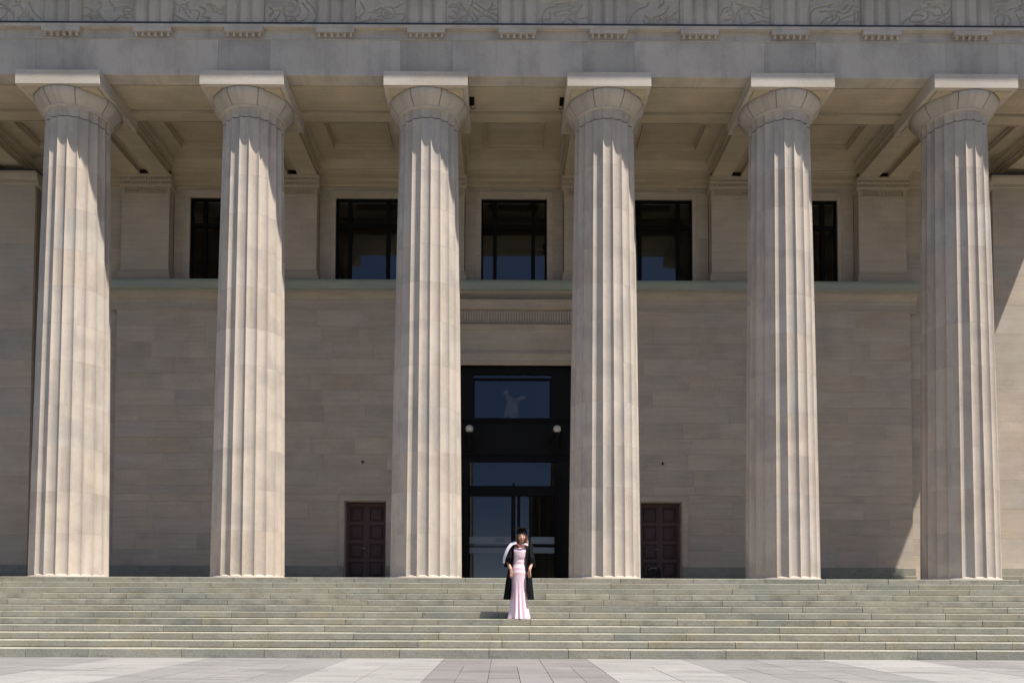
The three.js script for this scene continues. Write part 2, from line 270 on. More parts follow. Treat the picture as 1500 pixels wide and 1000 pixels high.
// ------------------------------------------------------------------ entablature
{
  const en = thing('entablature', 'long stone entablature with carved frieze resting on the columns', 'entablature');
  const XE = 18.5, r = rng(41);
  const seams = []; for (const x of COLX) { seams.push(x - 0.725, x + 0.725); }
  const js = [-XE, ...seams.filter((x) => Math.abs(x) < XE - 0.3), XE];
  for (let i = 0; i + 1 < js.length; i++) {
    const over = COLX.some((x) => Math.abs((js[i] + js[i + 1]) / 2 - x) < 0.9), d = over ? 0.004 : 0;
    part(en, 'architrave_block', prismX([[ZA - 0.45, ABT], [ZA - d - 0.006, ABT], [ZA - d, ABT + 0.006], [ZA - d, 16.655], [ZA - 0.45, 16.655]], js[i] + 0.002, js[i + 1] - 0.002, r() * 4), over ? entTone[1] : entTone[i % 4 === 0 ? 3 : i % 3 === 0 ? 2 : 0]);
  }
  part(en, 'soffit', ubox(-XE, XE, ABT + 0.006, 16.6, ZA - 1.64, ZA - 0.49), ceilStone);
  part(en, 'inner_soffit', ubox(-XE, XE, ABT - 0.06, 16.6, -10.65, -10.243), ceilStone);
  part(en, 'upper_fascia', ubox(-XE, XE, 16.657, 16.93, ZA - 0.45, ZA - 0.016), entTone[0]);
  part(en, 'fillet', ubox(-XE, XE, 16.642, 16.663, ZA - 0.1, ZA + 0.018), entTone[2]);
  part(en, 'taenia', ubox(-XE - 0.1, XE + 0.1, 16.925, 17.012, ZA - 0.4, -8.43), entTone[2]);
  part(en, 'flashing', ubox(-XE - 0.1, XE + 0.1, 17.015, 17.052, ZA - 0.4, -8.415), lead);
  part(en, 'frieze_backing', ubox(-XE, XE, 17.055, 18.75, -10.6, -8.60), entTone[0]);
  const gut = new THREE.CylinderGeometry(0.03, 0.045, 0.095, 10);
  const lines = [ // incised outlines, u across the panel, v up from its foot (1 = 0.74 m)
    [[[.1, .9], [.3, .6], [.2, .2], [.05, .05]], [[.45, .95], [.6, .5], [.5, .1]], [[.7, .9], [.8, .5], [.95, .2]], [[.62, .5], [.75, .2], [.7, .02]]],
    [[[.05, .7], [.2, .55], [.1, .35], [.3, .2]], [[.3, .95], [.35, .75], [.28, .5], [.45, .1]], [[.5, .95], [.62, .7], [.8, .75], [.95, .6], [.85, .4], [.7, .3], [.6, .05]], [[.75, .55], [.9, .5], [.97, .3]]],
    [[[.05, .85], [.0, .5], [.15, .25], [.3, .1]], [[.28, .9], [.22, .6], [.3, .3]], [[.5, .75], [.62, .55], [.55, .35], [.7, .25], [.6, .05]], [[.7, .85], [.78, .55], [.95, .45]], [[.4, .6], [.5, .5], [.45, .2]]],
    [[[.1, .4], [.2, .6], [.3, .6], [.25, .3], [.1, .1]], [[.38, .75], [.65, .75], [.65, .4], [.4, .42], [.38, .75]], [[.72, .9], [.85, .5], [.78, .25], [.6, .1], [.4, .15]], [[.8, .98], [.97, .6], [1, .3], [.88, .05]], [[.2, .3], [.28, .05]]],
    [[[.05, .1], [.4, .25], [.55, .2]], [[.5, .5], [.55, .7], [.68, .75], [.75, .55], [.7, .35], [.58, .3], [.5, .5]], [[.57, .5], [.62, .6], [.67, .5], [.62, .42], [.57, .5]], [[.25, .55], [.5, .5]], [[.72, .7], [.9, .9]], [[.75, .5], [.95, .45], [.9, .2]], [[.1, .95], [.18, .6], [.05, .3]]],
    [[[.05, .8], [.15, .9], [.23, .8], [.22, .5], [.2, .35], [.28, .35], [.38, .45], [.45, .7]], [[.25, .95], [.4, .6]], [[.45, .55], [.38, .2], [.6, .25], [.5, .6]], [[.5, .8], [.7, .5], [.98, .2]], [[.55, .95], [.8, .6], [.98, .45]], [[.05, .4], [.35, .2], [.4, .1]], [[.8, .65], [.98, .7]]],
    [[[.12, .05], [.1, .35], [.2, .75], [.4, .85]], [[.35, .9], [.5, .95], [.65, .9], [.7, .8], [.55, .7]], [[.55, .25], [.65, .5], [.8, .65], [.85, .9]], [[.15, .1], [.5, .15], [.58, .35], [.75, .1]], [[.8, .3], [.98, .4]], [[.25, .6], [.26, .35]], [[.35, .6], [.36, .4]]],
    [[[.02, .1], [.08, .45], [.2, .7], [.38, .85], [.4, .98]], [[.6, .8], [.65, .98]], [[.5, .4], [.7, .55], [.8, .85]], [[.5, .35], [.65, .25], [.8, .4], [.95, .65]], [[.6, .05], [.75, .15], [.98, .1]], [[.75, .25], [.9, .35], [.98, .2]], [[.3, .3], [.35, .05]]],
    [[[.05, .5], [.1, .75], [.22, .8], [.3, .6], [.25, .35], [.1, .3]], [[.3, .3], [.4, .7], [.6, .85], [.75, .7], [.95, .8]], [[.35, .95], [.5, .88]], [[.5, .6], [.62, .55], [.7, .3]], [[.7, .6], [.85, .45], [.98, .4]], [[.4, .55], [.45, .1]], [[.6, .15], [.85, .25], [.98, .2]], [[.28, .3], [.35, .05]]],
    [[[.08, .05], [.02, .4], [.1, .75], [.3, .85], [.45, .95]], [[.2, .1], [.35, .4], [.55, .5], [.58, .3], [.5, .1]], [[.5, .7], [.7, .6], [.85, .9]], [[.6, .35], [.85, .55], [.98, .7]], [[.88, .7], [.86, .05]], [[.95, .65], [.97, .05]], [[.6, .25], [.85, .25]]],
    [[[.2, .3], [.3, .7], [.45, .8], [.55, .6], [.5, .35], [.3, .25], [.2, .3]], [[.5, .85], [.7, .9], [.82, .7], [.75, .4], [.6, .3]], [[.05, .2], [.2, .45]], [[.3, .15], [.6, .1], [.9, .25]], [[.62, .6], [.72, .55]], [[.85, .3], [.97, .5]]],
    [[[.1, .3], [.15, .55], [.3, .6], [.4, .4], [.35, .15], [.15, .1], [.1, .3]], [[.3, .7], [.5, .85], [.7, .7]], [[.6, .3], [.95, .3]], [[.6, .45], [.95, .5]], [[.7, .5], [.72, .1]], [[.5, .6], [.6, .2]]],
  ];
  const blobs = rng(88);
  for (let j = -7; j <= 7; j++) {
    const tx = j * S / 2; if (Math.abs(tx) > 18) continue;
    // triglyph: three bars, two full grooves, half grooves at its edges
    const h = 0.535, o = [], zf = -8.455, zi = -8.53; const X = [[-h, zi], [-h + 0.09, zf], [-0.245, zf], [-0.165, zi], [-0.085, zf]];
    const outline = [[-h, -8.66], ...X, ...X.slice().reverse().map(([a, b]) => [-a, b]), [h, -8.66]];
    const s = new THREE.Shape(outline.map(([a, b]) => new THREE.Vector2(a, -b))); const g = new THREE.ExtrudeGeometry(s, { depth: 1.69, bevelEnabled: false }); g.rotateX(-Math.PI / 2); g.translate(tx, 17.056, 0);
    part(en, 'triglyph', wuv(g), entTone[(j + 8) % 3 === 0 ? 1 : 0]);
    const rg = part(en, 'regula', ubox(tx - h, tx + h, 16.80, 16.922, ZA - 0.1, -8.434), entTone[2]);
    for (let k = 0; k < 6; k++) { const gm = part(rg, 'gutta', gut, paleStone); gm.position.set(tx - h + 0.09 + k * (2 * h - 0.18) / 5, 16.752, -8.485); }
  }
  for (let m = 0; m < 14; m++) { // carved panels between the triglyphs
    const cx = (m - 6.5) * S / 2, w = S / 2 - 2 * 0.535, H = 1.68, N = 140, M = 120, L = lines[(m + 11) % 12], B = []; for (let k = 0; k < 7; k++) B.push([0.1 + 0.8 * blobs(), blobs() * 2, 0.12 + 0.2 * blobs(), 0.15 + 0.35 * blobs(), blobs() * 3]);
    // short drapery folds
    const extra = []; for (let k = 0; k < 7; k++) { const a = 0.1 + 0.8 * blobs(), b = 0.05 + 0.8 * blobs(), t = blobs() * 3.1, q = 0.06 + 0.1 * blobs(); extra.push([[a, b], [a + q * Math.cos(t), b + q * 1.6 * Math.sin(t)], [a + 2 * q * Math.cos(t + 0.4), b + 3 * q * Math.sin(t + 0.4)]].map(([x, y]) => [Math.max(0.02, Math.min(0.98, x)), Math.max(0.01, y)])); }
    const segs = []; for (const off of [0, 1.05]) for (const l of [...L, ...extra]) { const closed = l.length > 3 && l[0][0] === l[l.length - 1][0] && l[0][1] === l[l.length - 1][1]; const c = new THREE.CatmullRomCurve3((closed ? l.slice(0, -1) : l).map(([a, b]) => new THREE.Vector3(a * w, (b + off) * 0.74, 0)), closed), n = l.length * 4, P = c.getPoints(n); for (let i = 0; i < n; i++) segs.push([P[i].x, P[i].y, P[i + 1].x, P[i + 1].y]); }
    const g = new THREE.PlaneGeometry(w, H, N, M), p = g.attributes.position;
    for (let i = 0; i < p.count; i++) {
      const u = p.getX(i) + w / 2, v = p.getY(i) + H / 2; let hgt = 0, d = 9;
      for (const [bx, by, rx, ry, an] of B) { const c = Math.cos(an), sn = Math.sin(an), X = (u / w - bx), Y = v / 0.74 - by, q = Math.hypot((X * c + Y * sn) / rx, (Y * c - X * sn) / ry); hgt = Math.max(hgt, 0.02 * (1 - smooth(0.8, 1.0, q))); }
      for (const [ax, ay, bx, by] of segs) { const dx = bx - ax, dy = by - ay, t = Math.max(0, Math.min(1, ((u - ax) * dx + (v - ay) * dy) / (dx * dx + dy * dy))); d = Math.min(d, Math.hypot(u - ax - dx * t, v - ay - dy * t)); }
      hgt -= 0.035 * (1 - smooth(0.005, 0.016, d)); hgt += 0.012 * smooth(0.015, 0.05, d) * (1 - smooth(0.06, 0.18, d));
      const ed = Math.min(u, w - u); p.setZ(i, hgt * smooth(0, 0.03, ed));
    }
    g.computeVertexNormals(); g.translate(cx, 17.056 + H / 2, -8.578); part(en, 'carved_panel', wuv(g), entTone[m % 2 ? 0 : 3]);
  }
  // returns along both ends, cornice all round
  for (const s of [-1, 1]) { const x0 = s > 0 ? 18.0 : -18.5, x1 = s > 0 ? 18.5 : -18.0; part(en, 'end_architrave', ubox(x0, x1, ABT + 0.002, 17.05, -13.9, -10.652), entTone[0]); part(en, 'end_frieze', ubox(x0, x1, 17.053, 18.74, -13.9, -10.61), entTone[0]); }
  part(en, 'cornice', merge([prismX([[-14.3, 18.752], [-8.55, 18.752], [-8.4, 18.80], [-7.54, 18.78], [-7.54, 19.1], [-7.53, 19.15], [-14.3, 19.9]], -19.4, 19.4)]), entTone[0]);
}

// ------------------------------------------------------------------ portico ceiling
{
  const pc = thing('portico_ceiling', 'coffered stone ceiling with cross beams behind the columns', 'ceiling');
  for (const x of COLX) {
    const hw = 0.835, end = Math.abs(x) > 15;
    const b = part(pc, 'beam', merge([ubox(x - hw, x - 0.17, 15.61, 15.78, -13.87, -10.652), ubox(x + 0.17, x + hw, 15.61, 15.78, -13.87, -10.652)]), ceilStone);
    part(b, 'beam_core', ubox(x - hw + 0.003, x + hw - 0.003, 15.782, 16.7, -13.87, -10.654), ceilStone);
  }
  for (let i = 0; i < 7; i++) {
    const x0 = COLX[i] + 0.835, x1 = COLX[i + 1] - 0.835;
    part(pc, 'coffer', ring(x0, x1, -14.3, -10.652, [[-0.002, 0, 15.79], [0.06, 0.05, 15.79], [0.06, 0.06, 15.87], [0.035, 0.05, 15.875], [0.035, 0.05, 15.895], [0.10, 0.09, 15.90], [0.105, 0.12, 15.98], [0.17, 0.20, 16.07], [0.15, 0.19, 16.085], [0.15, 0.2, 16.10], [0.205, 0.25, 16.105], [0.215, 0.27, 16.15]], false), ceilStone);
    part(pc, 'ceiling_panel', ring(x0 + 0.21, x1 - 0.21, -13.80, -10.91, [[0, 0, 16.15], [0.49, 0.66, 16.15], [0.49, 0.66, 16.09], [0.53, 0.70, 16.09], [0.55, 0.72, 16.15], [0.55, 0.72, 16.22], [0.575, 0.745, 16.23], [0.575, 0.745, 16.33]], true), ceilStone);
    // moulded band along the wall
    part(pc, 'wall_band', prismX([[-14.36, 15.43], [-14.26, 15.43], [-14.24, 15.50], [-14.2, 15.50], [-14.2, 15.60], [-14.06, 15.63], [-14.06, 15.80], [-14.02, 15.815], [-14.02, 15.85], [-13.96, 15.87], [-13.96, 15.9], [-13.9, 15.98], [-13.84, 16.08], [-13.80, 16.16], [-14.36, 16.16]], x0 - 0.02, x1 + 0.02), ceilStone);
  }
  structure('portico_roof', ubox(-18.5, 18.5, 16.72, 16.95, -19.5, -8.65), darkRoom);
}

// ------------------------------------------------------------------ masonry walls of single blocks
function masonry(parent, x0, x1, y0, y1, zf, courses, lens, holes, seed, toneSet, name = 'wall_block', depth = 0.12) {
  const r = rng(seed), ch = (y1 - y0) / courses; let n = 0;
  for (let c = 0; c < courses; c++) {
    const a = y0 + c * ch, b = a + ch;
    // bands of the course between the heights where openings start and stop
    const cuts = [a, b]; for (const h of holes) { if (h[2] > a + 1e-4 && h[2] < b - 1e-4) cuts.push(h[2]); if (h[3] > a + 1e-4 && h[3] < b - 1e-4) cuts.push(h[3]); }
    cuts.sort((p, q) => p - q);
    for (let i = 0; i + 1 < cuts.length; i++) {
      const ya = cuts[i], yb = cuts[i + 1], my = (ya + yb) / 2; let spans = [[x0, x1]];
      for (const [hx0, hx1, hy0, hy1] of holes) if (my > hy0 && my < hy1) spans = spans.flatMap(([p, q]) => (hx1 <= p || hx0 >= q) ? [[p, q]] : [[p, hx0], [hx1, q]].filter(([s, t]) => t - s > 0.02));
      for (const [p, q] of spans) {
        let x = p, first = true;
        while (x < q - 1e-3) {
          let L = lens[0] + (lens[1] - lens[0]) * r(); if (first) { L *= (c % 2) ? 0.55 + 0.3 * r() : 0.9; first = false; } let e = x + L; if (q - e < lens[0] * 0.55) e = q;
          const dz = (r() - 0.5) * 0.004;
          part(parent, name, wuv(box(x + 0.002, e - 0.002, ya + 0.002, yb - 0.002, zf - depth, zf + dz), r() * 4, r() * 4), toneSet[Math.floor(r() * toneSet.length)]); n++;
          x = e;
        }
      }
    }
  }
  return n;
}
function backing(x0, x1, y0, y1, z0, z1, holes) { // solid core with the openings cut out
  const s = new THREE.Shape([[x0, y0], [x1, y0], [x1, y1], [x0, y1]].map(([x, y]) => new THREE.Vector2(x, y)));
  for (const [a, b, c, d] of holes) s.holes.push(new THREE.Path([[a, c], [a, d], [b, d], [b, c]].map(([x, y]) => new THREE.Vector2(x, y))));
  const g = new THREE.ExtrudeGeometry(s, { depth: z1 - z0, bevelEnabled: false }); g.translate(0, 0, z0); return wuv(g);
}
const DW = 0.715, DT = 4.36;                         // side door half width, head
const sideDoors = [-5.07, 5.07];
const portalHole = [-2.45, 2.45, TERR - 0.2, 9.06];
const doorHoles = sideDoors.map((x) => [x - DW, x + DW, TERR - 0.2, DT]);
{
  const lw = thing('lower_wall', 'shaded pale stone block wall behind the columns with a ledge on top', 'wall');
  const surHoles = sideDoors.map((x) => [x - DW - 0.235, x + DW + 0.235, TERR - 0.2, DT + 0.215]);
  const n = masonry(lw, -13.7, 13.7, 2.115, 10.93, ZL, 16, [1.25, 2.3], [...surHoles, [-2.95, 2.95, 0, 10.95]], 301, wallTone);
  part(lw, 'core', backing(-13.69, 13.69, TERR, 10.93, -14.6, ZL - 0.05, [...doorHoles.map(([a, b, c, d]) => [a, b, TERR + 0.001, d]), [-2.45, 2.45, TERR + 0.001, 9.06]]), mortar);
  // dado of two granite courses
  const gaps = [...doorHoles.map(([a, b]) => [a, b]), [-2.6, 2.6]].sort((p, q) => p[0] - q[0]), r = rng(19);
  let x = -13.75; const spans = []; for (const [a, b] of gaps) { spans.push([x, a]); x = b; } spans.push([x, 13.75]);
  for (const [p, q] of spans) for (const [y0, y1, pr] of [[TERR - 0.02, 1.84, 0.10], [1.842, 2.113, 0.045]]) {
    const k = Math.max(1, Math.round((q - p) / 1.7)); for (let i = 0; i < k; i++) { const a = p + (q - p) * i / k, b = p + (q - p) * (i + 1) / k; part(lw, 'dado_stone', prismX([[ZL - 0.05, y0], [ZL + pr, y0], [ZL + pr, y1 - 0.012], [ZL + pr - 0.012, y1], [ZL - 0.05, y1]], a + 0.002, b - 0.002, r() * 2), stepTone[Math.floor(r() * 3)]); }
  }
  // ledge: mouldings and copper-covered top
  part(lw, 'ledge_moulding', prismX([[-14.34, 10.932], [ZL + 0.012, 10.932], [ZL + 0.03, 10.945], [ZL + 0.03, 10.99], [ZL + 0.012, 11.0], [ZL + 0.012, 11.21], [ZL + 0.05, 11.26], [ZL + 0.05, 11.30], [ZL + 0.16, 11.42], [ZL + 0.27, 11.47], [ZL + 0.27, 11.55], [-14.34, 11.55]], -13.9, 13.9), trimStone);
  part(lw, 'ledge_slab', ubox(-14.02, 14.02, 11.552, 11.83, -14.34, ZL + 0.40), std(0.43, 0.44, 0.37, texStone));
  part(lw, 'copper_flashing', prismX([[-14.34, 11.832], [ZL + 0.42, 11.785], [ZL + 0.425, 11.835], [ZL + 0.42, 11.86], [-14.34, 11.93]], -14.04, 14.04), copper, 'green weathered copper flashing');
  console.log('lower wall blocks', n);
}
const winX = [-2 * S, -S, 0, S, 2 * S];
const WH = 1.155, WB = 11.93, WT = 15.05;
{
  const uw = thing('upper_wall', 'shaded upper stone wall with pilasters between the dark windows', 'wall');
  const holes = winX.map((x) => [x - WH - 0.2, x + WH + 0.2, WB - 0.02, WT + 0.25]);
  const pil = COLX.slice(1, 7);
  const pilHoles = pil.map((x) => [x - 0.84, x + 0.84, WB - 0.02, 15.6]);
  let n = masonry(uw, -13.7, 13.7, WB, 15.43, ZU, 6, [0.9, 1.8], [...holes, ...pilHoles], 401, wallTone);
  n += masonry(uw, 13.72, 16.3, TERR, 15.43, ZU, 25, [1.0, 1.6], [], 402, wallTone) + masonry(uw, -16.3, -13.72, TERR, 15.43, ZU, 25, [1.0, 1.6], [], 403, wallTone);
  part(uw, 'core', backing(-16.3, 16.3, WB - 0.4, 16.7, -14.75, ZU - 0.05, winX.map((x) => [x - WH, x + WH, WB, WT])), mortar);
  part(uw, 'lower_core', merge([box(-16.3, -13.7, TERR, WB - 0.4, -14.75, ZU - 0.05), box(13.7, 16.3, TERR, WB - 0.4, -14.75, ZU - 0.05)]), mortar);
  for (const x of winX) { // moulded stone surrounds
    const o = [[x - WH - 0.2, WB], [x - WH, WB], [x - WH, WT], [x + WH, WT], [x + WH, WB], [x + WH + 0.2, WB], [x + WH + 0.2, WT + 0.25], [x - WH - 0.2, WT + 0.25]];
    const s = part(uw, 'window_surround', prismZ(o, -14.6, ZU + 0.03), wallTone[0]);
    const q = 0.055, f = [[x - WH - 0.2, WB], [x - WH - 0.2 + q, WB], [x - WH - 0.2 + q, WT + 0.25 - q], [x + WH + 0.2 - q, WT + 0.25 - q], [x + WH + 0.2 - q, WB], [x + WH + 0.2, WB], [x + WH + 0.2, WT + 0.25], [x - WH - 0.2, WT + 0.25]];
    part(s, 'surround_fillet', prismZ(f, ZU + 0.031, ZU + 0.055), wallTone[2]);
  }
  for (const x of pil) {
    const p = part(uw, 'pilaster', ubox(x - 0.82, x + 0.82, 12.30, 14.92, -14.34, -13.95), wallTone[0]);
    part(p, 'pilaster_base', merge([ubox(x - 0.90, x + 0.90, 11.9, 12.14, -14.34, -13.87), prismX([[-14.34, 12.142], [-13.885, 12.142], [-13.87, 12.18], [-13.885, 12.215], [-13.90, 12.22], [-13.90, 12.25], [-13.94, 12.298], [-14.34, 12.298]], x - 0.87, x + 0.87)]), wallTone[4]);
    const cap = part(p, 'pilaster_capital', merge([ubox(x - 0.835, x + 0.835, 14.922, 15.20, -14.34, -13.935), prismX([[-14.34, 15.202], [-13.92, 15.202], [-13.92, 15.24], [-13.90, 15.25], [-13.88, 15.40], [-13.86, 15.41], [-13.84, 15.52], [-13.80, 15.53], [-13.80, 15.608], [-14.34, 15.608]], x - 0.90, x + 0.90)]), wallTone[0]);
    // carved egg rows and fret: a few millimetres each, joined
    const bits = [], egg = new THREE.SphereGeometry(1, 6, 5);
    for (let k = 0; k < 20; k++) for (const [yy, zz, s] of [[15.315, -13.87, 0.042], [15.455, -13.83, 0.04]]) { const g = egg.clone(); g.scale(s * 0.8, s * 1.35, s * 0.8); g.translate(x - 0.855 + k * 0.09, yy, zz); bits.push(g); }
    for (const sx of [-1, 1]) for (const [a, b, c, d] of [[0.14, 0.72, 15.155, 15.18], [0.14, 0.72, 14.95, 14.975], [0.20, 0.66, 15.10, 15.118], [0.20, 0.66, 15.01, 15.028], [0.14, 0.165, 14.977, 15.153], [0.695, 0.72, 14.977, 15.153], [0.24, 0.62, 15.055, 15.075]]) bits.push(box(x + Math.min(sx * a, sx * b), x + Math.max(sx * a, sx * b), c, d, -13.94, -13.90));
    for (const [a, b] of [[-0.08, -0.05], [0.05, 0.08], [-0.015, 0.015]]) bits.push(box(x + a, x + b, 14.96, 15.17, -13.94, -13.912));
    part(cap, 'carved_ornament', merge(bits.map((g) => wuv(g))), wallTone[1]).userData.kind = 'stuff';
  }
  console.log('upper wall blocks', n);
}
// wing walls at both ends of the portico
for (const s of [-1, 1]) {
  const w = thing('wing_wall', s < 0 ? 'plain stone wing wall lying wholly in shade beside the portico' : 'plain stone wing wall crossed by a slanting edge of sunlight', 'wall', [0, 0, 0], 'wing walls flanking the portico');
  const A = s < 0 ? -26 : 16.25, B = s < 0 ? -16.25 : 26;
  masonry(w, A, B, 2.1, 14.95, ZW, 13, [1.9, 2.8], [], 500 + s, wallTone);
  part(w, 'core', ubox(A + (s > 0 ? 0.005 : 0), B - (s < 0 ? 0.005 : 0), TERR, 15.0, -19.5, ZW - 0.05), mortar);
  part(w, 'dado_stone', prismX([[ZW - 0.05, TERR - 0.02], [ZW + 0.1, TERR - 0.02], [ZW + 0.1, 1.83], [ZW + 0.088, 1.842], [ZW - 0.05, 1.842]], A - 0.06, B + 0.06), stepTone[0]);
  part(w, 'dado_stone', prismX([[ZW - 0.05, 1.844], [ZW + 0.045, 1.844], [ZW + 0.045, 2.085], [ZW + 0.033, 2.097], [ZW - 0.05, 2.097]], A - 0.02, B + 0.02), stepTone[2]);
  part(w, 'wall_moulding', prismX([[-14.3, 14.952], [ZW + 0.03, 14.952], [ZW + 0.03, 15.0], [ZW + 0.06, 15.02], [ZW + 0.06, 15.14], [ZW + 0.12, 15.18], [ZW + 0.16, 15.27], [ZW + 0.2, 15.28], [ZW + 0.2, 15.37], [-14.3, 15.37]], A - (s > 0 ? 0.12 : 0), B + (s < 0 ? 0.12 : 0)), trimStone);
  part(w, 'capping', ubox(A - (s > 0 ? 0.14 : 0), B + (s < 0 ? 0.14 : 0), 15.374, 15.42, -14.3, ZW + 0.22), lead);
  part(w, 'attic', ubox(s < 0 ? -26 : 18.52, s < 0 ? -18.52 : 26, 15.43, 21, -19.5, -14.0), wallTone[0]);
}
// rooms behind the openings and the body of the building above
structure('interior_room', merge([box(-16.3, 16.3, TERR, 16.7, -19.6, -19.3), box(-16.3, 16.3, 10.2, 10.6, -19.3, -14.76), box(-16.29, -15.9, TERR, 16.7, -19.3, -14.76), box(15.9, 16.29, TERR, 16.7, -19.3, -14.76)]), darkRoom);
structure('upper_building', ubox(-26, 26, 16.96, 22, -30, -14.4), wallTone[0]);

// ------------------------------------------------------------------ windows
winX.forEach((x, i) => {
  const labels = ['dark window beyond the panelled door bay, next to the shaded wing wall', 'dark metal window above the panelled door without a backpack', 'dark metal window above the glass main entrance', 'dark metal window above the panelled door with the backpack', 'dark window in the bay next to the sunlit wing wall'];
  const w = thing('window', labels[i], 'window', [x, WB, -14.5], 'upper windows between the pilasters'), f = 0.07, H = WT - WB;
  const b = (n, ...a) => part(w, n, box(...a), blackMetal);
  b('frame', -WH, -WH + f, 0, H, -0.05, 0.05); b('frame', WH - f, WH, 0, H, -0.05, 0.05); b('frame', -WH + f, WH - f, H - f, H, -0.05, 0.05); b('frame', -WH + f, WH - f, 0, f, -0.05, 0.05);
  for (const m of [-0.672, 0.672]) b('mullion', m - 0.065, m + 0.065, f, H - f, -0.05, 0.07);
  const cols = [[-WH + f, -0.737], [-0.607, 0.607], [0.737, WH - f]], tr = 2.18;
  for (const [a, c] of cols) { b('transom', a, c, tr - 0.07, tr + 0.07, -0.045, 0.055); part(w, 'pane', box(a, c, f, tr - 0.07, -0.004, 0.0), glass); part(w, 'pane', box(a, c, tr + 0.07, H - f, -0.004, 0.0), glass); }
  part(w, 'sill', ubox(-WH - 0.1, WH + 0.1, -0.06, 0.045, 0.051, 0.20), lead);
});

// ------------------------------------------------------------------ main entrance
{
  const po = thing('entrance_surround', 'moulded stone hood with reeded frieze over the glass main entrance', 'door surround');
  const X = 2.95;
  part(po, 'hood_cornice', prismX([[-14.3, 10.93], [-13.78, 10.93], [-13.70, 10.98], [-13.70, 11.06], [-13.62, 11.12], [-13.62, 11.16], [-13.60, 11.2], [-14.0, 11.2], [-14.3, 11.2]], -X, X), trimStone);
  part(po, 'reed_backing', ubox(-X + 0.1, X - 0.1, 10.46, 10.928, -14.3, -13.90), trimStone);
  const reeds = 62, rw = 2 * (X - 0.12) / reeds, rg = new THREE.CylinderGeometry(rw * 0.40, rw * 0.40, 0.43, 8, 1, false);
  for (let k = 0; k < reeds; k++) { const m = part(po, 'reed', rg, trimStone); m.position.set(-X + 0.12 + rw * (k + 0.5), 10.69, -13.895); }
  const cov = []; for (let k = 0; k <= 10; k++) { const t = k / 10 * Math.PI / 2; cov.push([-13.93 + 0.10 * (1 - Math.cos(t)) + 0.0, 9.5 + 0.72 * Math.sin(t)]); }
  part(po, 'cove', prismX([[-14.3, 9.44], [-13.88, 9.44], [-13.88, 9.5], ...cov, [-13.80, 10.23], [-13.80, 10.32], [-13.76, 10.34], [-13.76, 10.40], [-13.86, 10.455], [-14.3, 10.455]], -X, X), trimStone);
  part(po, 'lintel', prismX([[-14.6, 9.06], [-13.98, 9.06], [-13.96, 9.10], [-13.93, 9.11], [-13.93, 9.17], [-13.88, 9.19], [-13.88, 9.32], [-13.84, 9.36], [-13.84, 9.43], [-14.6, 9.43]], -X, X), trimStone);
  for (const s of [-1, 1]) part(po, 'jamb', ubox(s < 0 ? -X : 2.45, s < 0 ? -2.45 : X, TERR, 9.058, -14.6, -13.93), trimStone);
}
const glassBand = std(0.22, 0.25, 0.28, null, { roughness: 0.5 });
